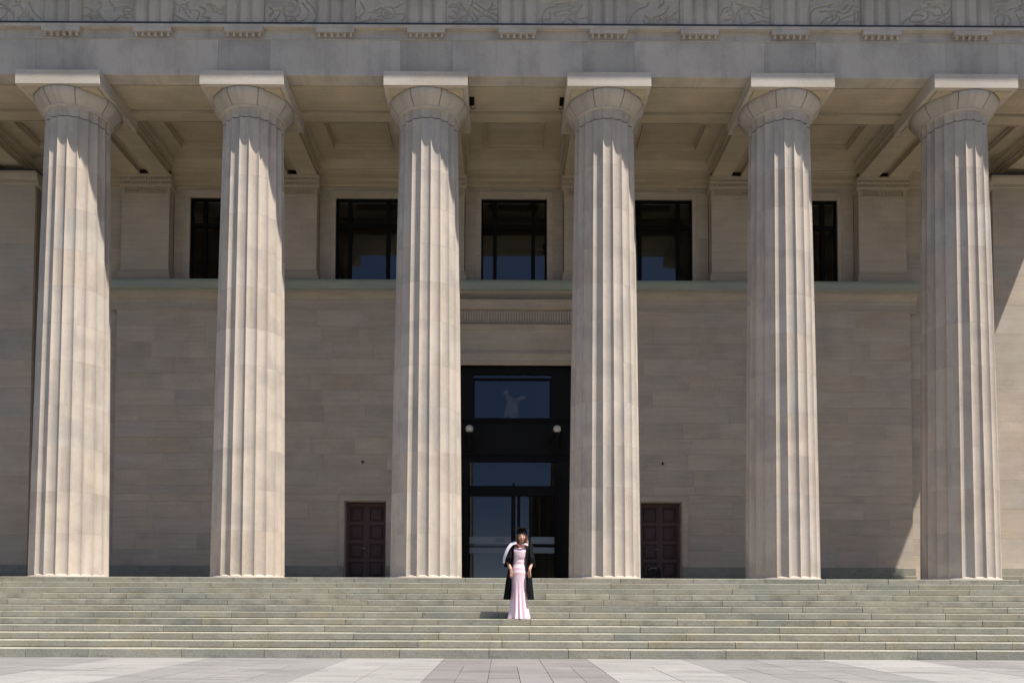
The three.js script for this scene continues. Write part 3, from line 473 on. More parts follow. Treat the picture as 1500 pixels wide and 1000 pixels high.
{
  const Z = -14.3;
  const d = thing('main_entrance', 'tall dark bronze entrance with glass doors between the columns', 'entrance door', [0, TERR, Z]);
  const Y = (y) => y - TERR, b = (n, x0, x1, y0, y1, z0, z1, m = blackMetal) => part(d, n, ubox(x0, x1, Y(y0), Y(y1), z0, z1), m);
  b('frame', -2.45, -1.41, 7.22, 9.055, -0.12, 0.05, bronze); b('frame', 1.31, 2.45, 7.22, 9.055, -0.12, 0.05, bronze);
  b('frame', -1.41, 1.31, 8.82, 9.055, -0.12, 0.08, bronze); b('frame', -1.41, 1.31, 8.62, 8.68, -0.12, 0.04);
  for (const [x, s] of [[-1.41, 1], [1.31, -1]]) { b('moulding', Math.min(x, x + s * 0.05), Math.max(x, x + s * 0.05), 7.285, 8.618, -0.08, 0.07); }
  b('sill_bar', -2.45, 1.31 + 1.14, 7.16, 7.218, -0.12, 0.12); b('sill_bar', -1.41, 1.31, 7.222, 7.28, -0.12, 0.05);
  part(d, 'pane', box(-1.36, 1.26, Y(7.285), Y(8.618), -0.05, -0.046), glass); part(d, 'pane', box(-1.41, 1.31, Y(8.682), Y(8.818), -0.05, -0.046), glass);
  b('spandrel', -2.45, 2.45, 6.05, 7.158, -0.12, 0.03, bronze); b('spandrel_rail', -2.45, 2.45, 6.0, 6.06, 0.031, 0.08, bronze); b('spandrel_rail', -2.45, 2.45, 7.10, 7.157, 0.031, 0.07, bronze);
  b('header', -2.45, 2.45, 5.76, 6.048, -0.12, 0.02); b('post', -2.45, -1.52, TERR, 5.758, -0.12, 0.02, bronze); b('post', 1.45, 2.45, TERR, 5.758, -0.12, 0.02, bronze);
  b('post_fillet', -1.70, -1.56, TERR + 0.002, 5.3, 0.022, 0.16); b('post_fillet', 1.52, 1.66, TERR + 0.002, 5.3, 0.022, 0.16);
  part(d, 'pane', box(-1.52, 1.45, Y(4.93), Y(5.756), -0.06, -0.056), glass);
  b('door_head', -1.52, 1.45, 4.57, 4.926, -0.14, 0.03);
  b('closer', -0.03, 0.04, 4.93, 5.03, -0.02, 0.05);
  b('centre_stile', -0.07, 0.07, TERR, 4.568, -0.10, 0.0); b('centre_stile', 0.14, 0.24, TERR, 4.568, -0.10, -0.02);
  part(d, 'pane', box(-1.52, -0.072, Y(TERR + 0.01), Y(4.566), -0.06, -0.056), glass); part(d, 'pane', box(0.072, 0.138, Y(TERR + 0.01), Y(4.566), -0.06, -0.056), glass); part(d, 'pane', box(0.242, 0.57, Y(TERR + 0.01), Y(4.566), -0.06, -0.056), glass);
  // frosted strips on the fixed leaf
  for (const [y0, y1] of [[2.92, 3.16], [2.60, 2.80]]) { part(d, 'frosted_strip', box(-1.52, -0.073, Y(y0), Y(y1), -0.0555, -0.0525), glassBand); part(d, 'frosted_strip', box(0.242, 0.57, Y(y0), Y(y1), -0.0555, -0.0525), glassBand); }
  const font = await new FontLoader().loadAsync('fonts/droid/droid_sans_bold.typeface.json');
  const tg = new TextGeometry('AMS', { font, size: 0.12, depth: 0.003, curveSegments: 3 }); tg.translate(-0.62, Y(2.985), -0.052); part(d, 'lettering', tg, std(0.10, 0.115, 0.13));
  b('rail', -1.52, -0.072, 2.81, 2.84, -0.05, 0.0); 
  // the other leaf stands a little ajar
  const leaf = new THREE.Group(); leaf.name = 'door_leaf'; leaf.position.set(1.45, 0, -0.06); leaf.rotation.y = 7 * Math.PI / 180; d.add(leaf);
  part(leaf, 'pane', box(-0.86, -0.02, Y(TERR + 0.02), Y(4.55), 0, 0.004), glass);
  part(leaf, 'stile', box(-0.9, -0.86, Y(TERR + 0.02), Y(4.55), -0.02, 0.02), blackMetal); part(leaf, 'rail', box(-0.86, -0.02, Y(2.81), Y(2.86), 0.005, 0.03), blackMetal);
  for (const [y0, y1] of [[2.92, 3.16], [2.60, 2.80]]) part(leaf, 'frosted_strip', box(-0.86, -0.02, Y(y0), Y(y1), 0.0045, 0.0075), glassBand);
  for (const y of [3.9, 2.4]) part(d, 'hinge', box(-1.56, -1.50, Y(y), Y(y + 0.12), 0.022, 0.05), blackMetal);
}
// pale figure standing inside, seen through the upper pane
{
  const st = thing('statue', 'pale plaster figure behind the upper pane of the main entrance', 'statue', [-0.05, 7.75, -17.2]);
  const f = sdfMesh((x, y, z) => { const c = (a, b, r1, r2) => capsule(x, y, z, a, b, r1, r2); let d = c([0.1, 0, 0], [0.05, 0.62, 0], 0.2, 0.24); d = smin(d, c([0.05, 0.75, 0], [-0.12, 0.98, 0.05], 0.2, 0.11), 0.1); d = smin(d, c([0.12, 0.86, 0], [0.5, 1.0, 0], 0.09, 0.065), 0.06); d = smin(d, c([-0.1, 0.8, 0], [-0.26, 0.2, 0.05], 0.08, 0.06), 0.05); return Math.min(d, Math.hypot(x + 0.2, y - 1.15, z - 0.05) - 0.12); }, [-0.5, -0.25, -0.4], [0.75, 1.4, 0.4], 0.03);
  part(st, 'body', wuv(f), paleStone);
  part(st, 'plinth', ubox(-0.3, 0.4, TERR - 7.75, -0.22, -0.3, 0.3), darkRoom);
}

// ------------------------------------------------------------------ wall lamps
[-1.51, 1.48].forEach((x, i) => {
  const l = thing('wall_lamp', i ? 'round white globe lamp on scrolled bracket beside the ajar door leaf' : 'round white globe lamp on scrolled bracket above the fixed glass door', 'lamp', [x, 6.81, -13.82], 'globe lamps over the entrance');
  part(l, 'globe', new THREE.SphereGeometry(0.135, 24, 16), std(0.62, 0.58, 0.52, null, { roughness: 0.35 }));
  part(l, 'cup', new THREE.LatheGeometry([[0.02, -0.26], [0.05, -0.25], [0.055, -0.2], [0.09, -0.16], [0.10, -0.125], [0.085, -0.12]].map(([a, b]) => new THREE.Vector2(a, b)), 16), bronze);
  part(l, 'stem', new THREE.CylinderGeometry(0.045, 0.02, 0.42, 10).translate(0, -0.46, 0), bronze);
  const w = new THREE.TorusGeometry(0.25, 0.035, 8, 32); w.translate(0, -0.42, -0.30); part(l, 'wreath', w, bronze);
  part(l, 'arm', new THREE.TubeGeometry(new THREE.CatmullRomCurve3([[0, -0.5, 0], [0, -0.62, -0.1], [0, -0.6, -0.3], [0, -0.45, -0.42]].map((p) => new THREE.Vector3(...p))), 12, 0.025, 8), bronze);
});

// ------------------------------------------------------------------ panelled side doors
const wood = std(0.07, 0.03, 0.027, texStone, { roughness: 0.55 }), woodRail = std(0.095, 0.04, 0.034, texStone, { roughness: 0.5 });
sideDoors.forEach((x, i) => {
  const d = thing('panelled_door', i ? 'dark red wooden double door behind the black backpack' : 'dark red wooden double door with nothing standing before it', 'door', [x, TERR, ZL - 0.36], 'panelled doors beside the main entrance');
  const H = DT - TERR - 0.06, W = DW - 0.02;
  for (const s of [-1, 1]) {
    const leaf = part(d, 'door_leaf', box(s < 0 ? -W : 0.006, s < 0 ? -0.006 : W, 0.02, H, -0.09, -0.045), wood), lw = W - 0.006, x0 = s < 0 ? -W : 0.006;
    part(leaf, 'stile', box(x0, x0 + 0.10, 0.02, H, -0.044, 0.02), woodRail); part(leaf, 'stile', box(x0 + lw - 0.10, x0 + lw, 0.02, H, -0.044, 0.02), woodRail);
    const n = 4, rail = 0.11, bot = 0.28, ph = (H - 0.02 - bot - rail * n) / n;
    part(leaf, 'rail', box(x0 + 0.101, x0 + lw - 0.101, 0.02, 0.02 + bot, -0.044, 0.02), woodRail);
    for (let k = 0; k < n; k++) {
      const y0 = 0.02 + bot + k * (ph + rail); part(leaf, 'rail', box(x0 + 0.101, x0 + lw - 0.101, y0 + ph, y0 + ph + rail, -0.044, 0.02), woodRail);
      const xa = x0 + 0.101, xb = x0 + lw - 0.101; const g = ring(xa, xb, -(y0 + ph), -y0, [[0, 0, 0.02], [0.012, 0.012, -0.035], [0.055, 0.055, -0.035], [0.06, 0.06, 0.0], [0.10, 0.10, 0.012]], true); g.rotateX(Math.PI / 2); const p = g.attributes.position; for (let q = 0; q < p.count; q++) p.setXYZ(q, p.getX(q), -p.getY(q) * 0 + p.getY(q), p.getZ(q)); g.computeVertexNormals();
      part(leaf, 'panel', g, wood);
    }
  }
  part(d, 'handle', new THREE.CylinderGeometry(0.012, 0.012, 0.12, 8).rotateZ(Math.PI / 2).translate(-0.11, 1.28, 0.06), std(0.4, 0.36, 0.28, null, { metalness: 0.9, roughness: 0.35 }));
  part(d, 'cover_strip', box(-0.03, 0.03, 0.02, H, 0.021, 0.05), woodRail);
  const sx = DW, o = [[-sx - 0.235, 0.66], [-sx, 0.66], [-sx, DT - TERR], [sx, DT - TERR], [sx, 0.66], [sx + 0.235, 0.66], [sx + 0.235, DT - TERR + 0.215], [-sx - 0.235, DT - TERR + 0.215]];
  const su = part(d, 'stone_surround', prismZ(o, 0.2, 0.385), wallTone[2]);
  const q = 0.03, a = sx + 0.235, t = DT - TERR + 0.215; part(su, 'surround_fillet', prismZ([[-a, 0.66], [-a + q, 0.66], [-a + q, t - q], [a - q, t - q], [a - q, 0.66], [a, 0.66], [a, t], [-a, t]], 0.386, 0.405), wallTone[2]);
  part(d, 'reveal', merge([ubox(-DW - 0.001, -DW + 0.018, 0, DT - TERR, -0.24, 0.31), ubox(DW - 0.018, DW + 0.001, 0, DT - TERR, -0.24, 0.31), ubox(-DW + 0.018, DW - 0.018, DT - TERR - 0.03, DT - TERR + 0.001, -0.24, 0.31)]), wallTone[1]);
});

// ------------------------------------------------------------------ small things
[-1.33, 1.35].forEach((x, i) => {
  const s = i ? 1 : -1;
  const l = thing('floodlight', i ? 'small black floodlight under the beam, by the column next to the backpack' : 'small black floodlight under the beam, by the column away from the backpack', 'floodlight', [x, ABT + 0.026, -9.6], 'floodlights under the architrave');
  part(l, 'housing', box(-0.09, 0.09, -0.14, -0.03, -0.12, 0.12), blackMetal); part(l, 'mount', box(-0.03, 0.03, -0.03, 0.0, -0.04, 0.04), blackMetal);
  part(l, 'cable', new THREE.TubeGeometry(new THREE.CatmullRomCurve3([[0, -0.14, 0.05], [0, -0.3, 0.06], [-s * 0.06, -0.36, 0.06], [-s * 0.13, -0.3, 0.06]].map((p) => new THREE.Vector3(...p))), 14, 0.012, 6), blackMetal);
});
{
  for (const [x, y, lab] of [[5.12, 5.67, 'small round dark fitting on the wall above the backpack door'], [-5.17, 5.69, 'small round dark fitting on the wall above the door without a backpack']]) {
  const v = thing('wall_vent', lab, 'vent', [x, y, ZL], 'wall vents');
  part(v, 'rim', new THREE.TorusGeometry(0.05, 0.014, 8, 20).translate(0, 0, 0.012), trimStone); part(v, 'cover', new THREE.CylinderGeometry(0.047, 0.047, 0.03, 16).rotateX(Math.PI / 2).translate(0, 0, 0.008), blackMetal);
  }
}
{
  const bp = thing('backpack', 'black backpack slumped on the terrace before the panelled door', 'backpack', [4.25, TERR, -10.9]);
  const bm = matte(0.006, 0.006, 0.007, 0.8, 0.3);
  const g = sdfMesh((x, y, z) => { const lean = x + 0.12 * (y - 0.2); let d = rbox(lean, y - 0.27, z, 0.2, 0.25, 0.13, 0.1); return smin(d, rbox(lean - 0.02, y - 0.17, z - 0.12, 0.14, 0.13, 0.05, 0.05), 0.04); }, [-0.35, -0.02, -0.25], [0.35, 0.6, 0.28], 0.02);
  part(bp, 'bag', g, bm);
  part(bp, 'grab_handle', new THREE.TorusGeometry(0.05, 0.011, 6, 14, Math.PI).translate(-0.04, 0.5, 0), bm);
  part(bp, 'piping', new THREE.TubeGeometry(new THREE.CatmullRomCurve3([[-0.2, 0.44, 0.1], [-0.1, 0.5, 0.11], [0.0, 0.5, 0.11], [0.08, 0.44, 0.11]].map((p) => new THREE.Vector3(...p))), 16, 0.008, 6), std(0.2, 0.2, 0.21));
}

// ------------------------------------------------------------------ signed-distance modelling
function capsule(x, y, z, a, b, r1, r2) { const dx = b[0] - a[0], dy = b[1] - a[1], dz = b[2] - a[2], px = x - a[0], py = y - a[1], pz = z - a[2], t = Math.max(0, Math.min(1, (px * dx + py * dy + pz * dz) / (dx * dx + dy * dy + dz * dz))); return Math.hypot(px - dx * t, py - dy * t, pz - dz * t) - (r1 + (r2 - r1) * t); }
function smin(a, b, k) { const h = Math.max(0, Math.min(1, 0.5 + 0.5 * (b - a) / k)); return b + (a - b) * h - k * h * (1 - h); }
function rbox(x, y, z, a, b, c, r) { const qx = Math.abs(x) - a + r, qy = Math.abs(y) - b + r, qz = Math.abs(z) - c + r; return Math.hypot(Math.max(qx, 0), Math.max(qy, 0), Math.max(qz, 0)) + Math.min(Math.max(qx, qy, qz), 0) - r; }
function ell(x, y, z, a, b, c) { const k = Math.hypot(x / a, y / b, z / c); return (k - 1) * Math.min(a, b, c); }
function sdfMesh(f, lo, hi, cell) {
  const size = Math.max(hi[0] - lo[0], hi[1] - lo[1], hi[2] - lo[2]), n = Math.ceil(size / cell) + 5, half = n / 2, sc = half * cell, c = lo.map((v, i) => (v + hi[i]) / 2);
  const mc = new MarchingCubes(n, new THREE.MeshBasicMaterial(), false, false, 120000); mc.isolation = 0;
  for (let k = 0; k < n; k++) for (let j = 0; j < n; j++) for (let i = 0; i < n; i++) mc.field[i + j * n + k * n * n] = -f(c[0] + (i - half) * cell, c[1] + (j - half) * cell, c[2] + (k - half) * cell);
  mc.update();
  const m = mc.count, g = new THREE.BufferGeometry(), P = new Float32Array(m * 3), N = new Float32Array(m * 3);
  for (let i = 0; i < m; i++) { for (let a = 0; a < 3; a++) { P[3 * i + a] = c[a] + mc.positionArray[3 * i + a] * sc; } const nx = mc.normalArray[3 * i], ny = mc.normalArray[3 * i + 1], nz = mc.normalArray[3 * i + 2], L = Math.hypot(nx, ny, nz) || 1; N[3 * i] = nx / L; N[3 * i + 1] = ny / L; N[3 * i + 2] = nz / L; }
  g.setAttribute('position', new THREE.BufferAttribute(P, 3)); g.setAttribute('normal', new THREE.BufferAttribute(N, 3)); g.setAttribute('uv', new THREE.BufferAttribute(new Float32Array(m * 2), 2)); return g;
}

// ------------------------------------------------------------------ the graduate on the fifth step
{
  const per = thing('person', 'person in pink gown-length dress, open black robe and square black cap', 'person', [-0.05, RISE1 + 4 * RISE, -1.64]);
  const HX = 0.045, HY = 1.555, HZ = 0.02;  // head centre
  const tilt = -0.06;
  const headF = (x0, y0, z0) => {
    let x = x0 - HX, y = y0 - HY, z = z0 - HZ; const cx = x * Math.cos(tilt) - y * Math.sin(tilt), cy = x * Math.sin(tilt) + y * Math.cos(tilt); x = cx; y = cy;
    let d = ell(x, y - 0.025, z + 0.012, 0.074, 0.092, 0.092);
    d = smin(d, ell(x, y + 0.045, z - 0.022, 0.056, 0.068, 0.06), 0.03);
    d = smin(d, ell(x, y + 0.092, z - 0.05, 0.024, 0.018, 0.02), 0.02);
    d = smin(d, capsule(x, y, z, [0, 0.012, 0.075], [0, -0.03, 0.097], 0.008, 0.0125), 0.014);
    for (const s of [-1, 1]) {
      d = -smin(-d, -(-1) * 0 + ell(x - s * 0.031, y - 0.008, z - 0.092, 0.02, 0.013, 0.014), 0.01);
      d = Math.min(d, ell(x - s * 0.031, y - 0.006, z - 0.066, 0.014, 0.012, 0.014));
      d = smin(d, ell(x - s * 0.04, y + 0.03, z - 0.055, 0.024, 0.022, 0.02), 0.02);
      d = smin(d, ell(x - s * 0.076, y - 0.0, z + 0.01, 0.009, 0.03, 0.018), 0.008);
    }
    d = smin(d, ell(x, y + 0.058, z - 0.08, 0.023, 0.0065, 0.01), 0.006);
    d = smin(d, ell(x, y + 0.07, z - 0.078, 0.019, 0.007, 0.01), 0.006);
    return smin(d, capsule(x0, y0, z0, [0.03, 1.36, -0.015], [HX, HY - 0.06, HZ - 0.01], 0.05, 0.05), 0.02);
  };
  const armR = [[-0.15, 1.355, -0.02], [-0.215, 1.09, -0.03], [-0.155, 0.925, 0.14]], armL = [[0.185, 1.355, -0.02], [0.245, 1.09, -0.01], [0.195, 0.93, 0.13]];
  const torso = (x, y, z) => { let d = capsule(x, y, z, [0.03, 1.36, -0.015], [HX, 1.46, 0], 0.052, 0.05); d = smin(d, rbox(x - 0.018, y - 1.2, z + 0.01, 0.15, 0.2, 0.085, 0.08), 0.06); d = smin(d, capsule(x, y, z, armR[0], armL[0], 0.042, 0.042), 0.04);
    for (const a of [armR, armL]) { d = smin(d, capsule(x, y, z, a[0], a[1], 0.042, 0.036), 0.03); d = smin(d, capsule(x, y, z, a[1], a[2], 0.037, 0.025), 0.02); } return d; };
  const hand = (o, s) => (x, y, z) => { // hanging hand, palm turned inwards, fingers curled a little
    const K = 0.84, X = (x - o[0]) * s / K, Y = (y - o[1]) / K, Z0 = (z - o[2]) / K, yaw = 0.7, Xr = X * Math.cos(yaw) - Z0 * Math.sin(yaw), Z = X * Math.sin(yaw) + Z0 * Math.cos(yaw); return K * handShape(Xr, Y, Z); };
  const handShape = (X, Y, Z) => { let d = rbox(X, Y + 0.045, Z, 0.036, 0.045, 0.016, 0.014); d = smin(d, capsule(X, Y, Z, [0, 0.03, 0], [0, -0.02, 0], 0.025, 0.024), 0.02);
    const L = [0.062, 0.074, 0.069, 0.052];
    for (let k = 0; k < 4; k++) { const bx = 0.029 - k * 0.0195, l = L[k], b = [bx, -0.085, 0.0], m = [bx * 1.12, -0.085 - l * 0.55, 0.006], e = [bx * 1.15, -0.085 - l, -0.008]; d = smin(d, Math.min(capsule(X, Y, Z, b, m, 0.0092, 0.0086), capsule(X, Y, Z, m, e, 0.0086, 0.0072)), 0.005); }
    d = smin(d, Math.min(capsule(X, Y, Z, [0.03, -0.03, 0.004], [0.056, -0.062, 0.018], 0.0125, 0.0105), capsule(X, Y, Z, [0.056, -0.062, 0.018], [0.058, -0.095, 0.02], 0.0105, 0.0085)), 0.008); return d; };
  const hR = [-0.15, 0.905, 0.152], hL = [0.19, 0.91, 0.142];
  const box3 = (o) => [[o[0] - 0.08, o[1] - 0.19, o[2] - 0.06], [o[0] + 0.08, o[1] + 0.06, o[2] + 0.06]];
  const parts = [sdfMesh(torso, [-0.32, 0.85, -0.2], [0.34, 1.52, 0.22], 0.011), sdfMesh(headF, [HX - 0.11, HY - 0.16, HZ - 0.12], [HX + 0.11, HY + 0.13, HZ + 0.13], 0.0032), sdfMesh(hand(hR, 1), ...box3(hR), 0.0032), sdfMesh(hand(hL, -1), ...box3(hL), 0.0032)];
  const body = merge(parts), col = new Float32Array(body.attributes.position.count * 3), bp = body.attributes.position;
  for (let i = 0; i < bp.count; i++) {
    const x = bp.getX(i) - HX, y = bp.getY(i) - HY, z = bp.getZ(i) - HZ; let c = [0.46, 0.255, 0.165];
    if (z > 0.055 && Math.abs(x - 0.004) < 0.024 && Math.abs(y + 0.064) < 0.012) c = [0.36, 0.09, 0.085];
    for (const s of [-1, 1]) { const ex = x - s * 0.031 - 0.001, ey = y - 0.008; if (z > 0.04 && Math.hypot(ex / 0.0115, ey / 0.005) < 1) c = Math.abs(ex) < 0.0055 ? [0.02, 0.012, 0.008] : [0.34, 0.27, 0.23]; if (z > 0.04 && Math.abs(ex) < 0.02 && Math.abs(ey - 0.02 + ex * ex * 14) < 0.0035) c = [0.035, 0.02, 0.012]; }
    col.set(c, 3 * i);
  }
  body.setAttribute('color', new THREE.BufferAttribute(col, 3));
  part(per, 'body', body, new THREE.MeshPhysicalMaterial({ vertexColors: true, roughness: 0.55 }));

  // surface of revolution-like cloth: rows of [y, cx, cz, rx, rz], open between angles
  function cloth(rows, th0, th1, fold, nU = 96, sub = 5, thick = 0.006) {
    const R = []; for (let i = 0; i + 1 < rows.length; i++) for (let k = 0; k < sub; k++) { const t = k / sub; R.push(rows[i].map((v, q) => v + (rows[i + 1][q] - v) * t)); } R.push(rows[rows.length - 1]);
    const pos = [], idx = [], nv = R.length, pt = (j, i, off) => { const [y, cx, cz, rx, rz] = R[j], v = j / (nv - 1), a = (typeof th0 === 'function' ? th0(v) : th0) + ((typeof th1 === 'function' ? th1(v) : th1) - (typeof th0 === 'function' ? th0(v) : th0)) * i / nU, f = fold(a, v, y) - off; return [cx + (rx + f) * Math.sin(a), y, cz + (rz + f) * Math.cos(a)]; };
    for (const off of [0, thick]) for (let j = 0; j < nv; j++) for (let i = 0; i <= nU; i++) pos.push(...pt(j, i, off));
    const W = nU + 1, M = nv * W;
    for (let j = 0; j + 1 < nv; j++) for (let i = 0; i < nU; i++) { const a = j * W + i; idx.push(a, a + W, a + 1, a + 1, a + W, a + W + 1, M + a, M + a + 1, M + a + W, M + a + 1, M + a + W + 1, M + a + W); }
    for (let j = 0; j + 1 < nv; j++) for (const i of [0, nU]) { const a = j * W + i; idx.push(a, M + a, a + W, M + a, M + a + W, a + W); }
    for (let i = 0; i < nU; i++) for (const j of [0, nv - 1]) { const a = j * W + i; idx.push(a, a + 1, M + a, a + 1, M + a + 1, M + a); }
    const g = new THREE.BufferGeometry(); g.setAttribute('position', new THREE.Float32BufferAttribute(pos, 3)); g.setIndex(idx); g.computeVertexNormals(); g.setAttribute('uv', new THREE.Float32BufferAttribute(new Float32Array(pos.length / 3 * 2), 2)); return g;
  }
  const pink = new THREE.MeshPhysicalMaterial({ color: new THREE.Color().setRGB(0.78, 0.575, 0.635), roughness: 0.42, sheen: 0.2, sheenRoughness: 0.5, sheenColor: new THREE.Color().setRGB(0.6, 0.4, 0.45) });
  part(per, 'dress', cloth([[1.335, 0.015, -0.005, 0.148, 0.098], [1.28, 0.01, 0.0, 0.158, 0.118], [1.22, 0.008, 0.004, 0.15, 0.118], [1.12, 0.004, 0, 0.132, 0.102], [1.04, 0, 0, 0.13, 0.10], [0.96, 0, 0, 0.15, 0.115], [0.88, 0, 0, 0.165, 0.125], [0.74, 0, 0, 0.155, 0.12], [0.56, 0, 0, 0.145, 0.118], [0.4, 0, 0, 0.152, 0.125], [0.22, 0, 0, 0.166, 0.14], [0.09, 0, 0, 0.187, 0.155], [0.012, 0, 0, 0.203, 0.165]], Math.PI, Math.PI * 3,
    (a, v, y) => (y < 0.8 ? 0.02 * Math.pow((0.8 - y) / 0.8, 1.3) * Math.sin(9 * a + 2 * Math.sin(3 * a) + y * 2) : 0) + (y > 0.78 ? 0.0022 * Math.sin(y * 62 + 3.5 * Math.sin(a * 1.5 + 0.6) + 2.0 * Math.sin(3 * a)) * smooth(0.78, 0.86, y) : 0), 120, 6), pink);
  const robe = matte(0.005, 0.005, 0.0065, 0.8, 0.25);
  const gap = (v) => 0.42 + 0.26 * v;
  part(per, 'robe', cloth([[1.435, 0.025, -0.03, 0.085, 0.07], [1.415, 0.022, -0.025, 0.145, 0.09], [1.385, 0.02, -0.02, 0.195, 0.115], [1.3, 0.018, -0.015, 0.205, 0.145], [1.15, 0.012, -0.02, 0.20, 0.155], [0.95, 0.005, -0.02, 0.215, 0.165], [0.7, -0.01, -0.02, 0.245, 0.175], [0.5, -0.012, -0.02, 0.265, 0.185], [0.365, -0.015, -0.02, 0.28, 0.19]], (v) => 0.62 - 0.0 * v + (v > 0.5 ? (v - 0.5) * 0.25 : 0), (v) => Math.PI * 2 - 0.62 - (v > 0.5 ? (v - 0.5) * 0.25 : 0),
    (a, v) => 0.018 * Math.pow(v, 1.2) * Math.sin(13 * a + 2.5 * Math.sin(2 * a)) + 0.006 * Math.sin(23 * a + 5 * v) * v, 120, 5), robe);
  // wide sleeves, open at the elbow
  const sleeve = (s, sh, el) => { const g = cloth([[0, 0, 0, 0.07, 0.085], [-0.08, 0, 0, 0.074, 0.10], [-0.2, 0, 0, 0.076, 0.12], [-0.33, 0, 0, 0.08, 0.14], [-0.43, 0, -0.02, 0.072, 0.135]], 0, Math.PI * 2, (a, v) => 0.012 * v * Math.sin(7 * a + s) + (v > 0.7 ? 0 : 0.004 * Math.sin(4 * a + 9 * v)), 48, 5); const p = g.attributes.position; for (let i = 0; i < p.count; i++) { const y = p.getY(i), t = -y / 0.43; p.setXYZ(i, p.getX(i) + sh[0] + (el[0] - sh[0]) * t, sh[1] + y * 1.0 + 0.03 * (p.getZ(i) > 0.03 ? t * 2.4 : 0), p.getZ(i) + sh[2] + (el[2] - sh[2]) * t); } g.computeVertexNormals(); return g; };
  part(per, 'robe_sleeve', sleeve(0, [-0.155, 1.415, -0.025], [-0.205, 1.0, -0.02]), robe); part(per, 'robe_sleeve', sleeve(2, [0.185, 1.41, -0.02], [0.225, 1.0, -0.02]), robe);
  // hood: satin lining over one shoulder, dark red edge round the neck
  const band = (pts, w, mat, name, label) => { const c = new THREE.CatmullRomCurve3(pts.map((p) => new THREE.Vector3(...p))), sh = new THREE.Shape(); const h = 0.006; sh.moveTo(-w, -h); sh.quadraticCurveTo(0, h * 3.2, w, -h); sh.lineTo(w, -h * 1.8); sh.quadraticCurveTo(0, h * 2.2, -w, -h * 1.8); return part(per, name, tubeBand(c, w), mat, label); };
  function tubeBand(c, w) { // flattened tube following the curve, broad side facing out from the body axis
    const n = 28, m = 12, pos = [], idx = []; for (let i = 0; i <= n; i++) { const p = c.getPoint(i / n), t = c.getTangent(i / n), out = new THREE.Vector3(p.x * 0.9, 0.12, p.z + 0.12).normalize(), side = new THREE.Vector3().crossVectors(t, out).normalize(), o2 = new THREE.Vector3().crossVectors(side, t).normalize(), ww = w * (0.75 + 0.25 * Math.sin(Math.PI * i / n)); for (let k = 0; k < m; k++) { const a = k / m * Math.PI * 2; pos.push(p.x + side.x * Math.cos(a) * ww + o2.x * Math.sin(a) * 0.011, p.y + side.y * Math.cos(a) * ww + o2.y * Math.sin(a) * 0.011, p.z + side.z * Math.cos(a) * ww + o2.z * Math.sin(a) * 0.011); } }
    for (let i = 0; i < n; i++) for (let k = 0; k < m; k++) { const a = i * m + k, b = i * m + (k + 1) % m; idx.push(a, b, a + m, b, b + m, a + m); }
    const g = new THREE.BufferGeometry(); g.setAttribute('position', new THREE.Float32BufferAttribute(pos, 3)); g.setIndex(idx); g.computeVertexNormals(); g.setAttribute('uv', new THREE.Float32BufferAttribute(new Float32Array(pos.length / 3 * 2), 2)); return g; }
  const satin = new THREE.MeshPhysicalMaterial({ color: new THREE.Color().setRGB(0.62, 0.56, 0.62), roughness: 0.4 }), red = std(0.16, 0.018, 0.028, null, { roughness: 0.6 });
  band([[-0.055, 1.43, 0.07], [-0.12, 1.425, 0.075], [-0.195, 1.35, 0.09], [-0.25, 1.24, 0.10], [-0.285, 1.13, 0.09], [-0.292, 1.05, 0.07]], 0.043, satin, 'hood_lining');
  band([[0.09, 1.405, 0.1], [0.13, 1.40, 0.10], [0.16, 1.385, 0.085]], 0.022, satin, 'hood_lining');
  band([[-0.085, 1.44, -0.02], [-0.07, 1.42, 0.06], [-0.01, 1.375, 0.112], [0.035, 1.36, 0.12], [0.09, 1.385, 0.112], [0.14, 1.42, 0.06], [0.15, 1.435, -0.02]], 0.02, red, 'hood_edge');
  // hair
  const hn = tileNoise(7);
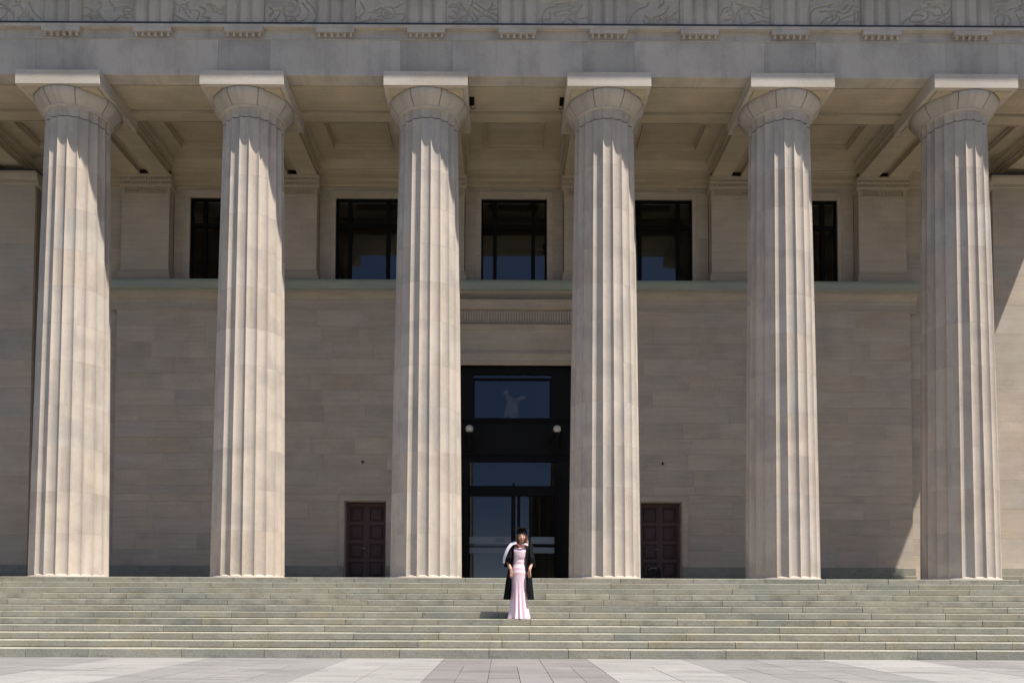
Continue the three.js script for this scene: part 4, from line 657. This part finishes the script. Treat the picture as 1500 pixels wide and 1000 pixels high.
  const hairF = (x, y, z) => {
    const X = x - HX, Y = y - HY, Z = z - HZ; let d = ell(X, Y - 0.035, Z + 0.025, 0.088, 0.10, 0.10);
    for (const s of [-1, 1]) d = smin(d, Math.min(capsule(x, y, z, [HX + s * 0.07, HY + 0.02, HZ], [HX + s * 0.088, HY - 0.09, HZ + 0.005], 0.03, 0.034), capsule(x, y, z, [HX + s * 0.088, HY - 0.09, HZ + 0.005], [HX + s * 0.098 + 0.012, HY - (s > 0 ? 0.215 : 0.18), HZ + 0.045], 0.034, 0.018)), 0.03);
    d = smin(d, capsule(x, y, z, [HX, HY, HZ - 0.07], [HX - 0.01, HY - 0.2, HZ - 0.07], 0.07, 0.06), 0.04);
    d += 0.007 * Math.sin(95 * Math.atan2(X, Z + 0.02) * 0.35 + 6 * Math.sin(Y * 30)) * smooth(0.05, -0.05, Y) + 0.004 * (hn(X * 160 + 40, Y * 24 + 40, 256, 256) - 0.5);
    const face = ell(X, Y + 0.018, Z - 0.085, 0.062, 0.093, 0.075); return Math.max(d, -face);
  };
  part(per, 'hair', sdfMesh(hairF, [HX - 0.16, HY - 0.25, HZ - 0.16], [HX + 0.17, HY + 0.14, HZ + 0.12], 0.0055), std(0.10, 0.05, 0.026, null, { roughness: 0.5 }));
  // square cap
  const cap = new THREE.Group(); cap.name = 'square_cap'; cap.position.set(HX + 0.004, HY + 0.085, HZ - 0.015); cap.rotation.set(-0.02, 0.32, 0.03); per.add(cap);
  const cm = matte(0.006, 0.006, 0.008, 0.75, 0.25);
  part(cap, 'skull_cap', new THREE.LatheGeometry([[0.098, -0.035], [0.097, 0.0], [0.088, 0.05], [0.05, 0.062], [0.0, 0.064]].map(([a, b]) => new THREE.Vector2(a, b)), 32), cm);
  part(cap, 'board', box(-0.122, 0.122, 0.064, 0.072, -0.122, 0.122), cm); part(cap, 'button', new THREE.SphereGeometry(0.011, 8, 6).translate(0, 0.075, 0), cm);
  part(cap, 'tassel', new THREE.TubeGeometry(new THREE.CatmullRomCurve3([[0, 0.077, 0], [-0.08, 0.076, 0.05], [-0.124, 0.07, 0.08], [-0.128, 0.02, 0.085], [-0.126, -0.06, 0.085]].map((p) => new THREE.Vector3(...p))), 24, 0.006, 6), cm);
}

renderer.render(scene, camera);
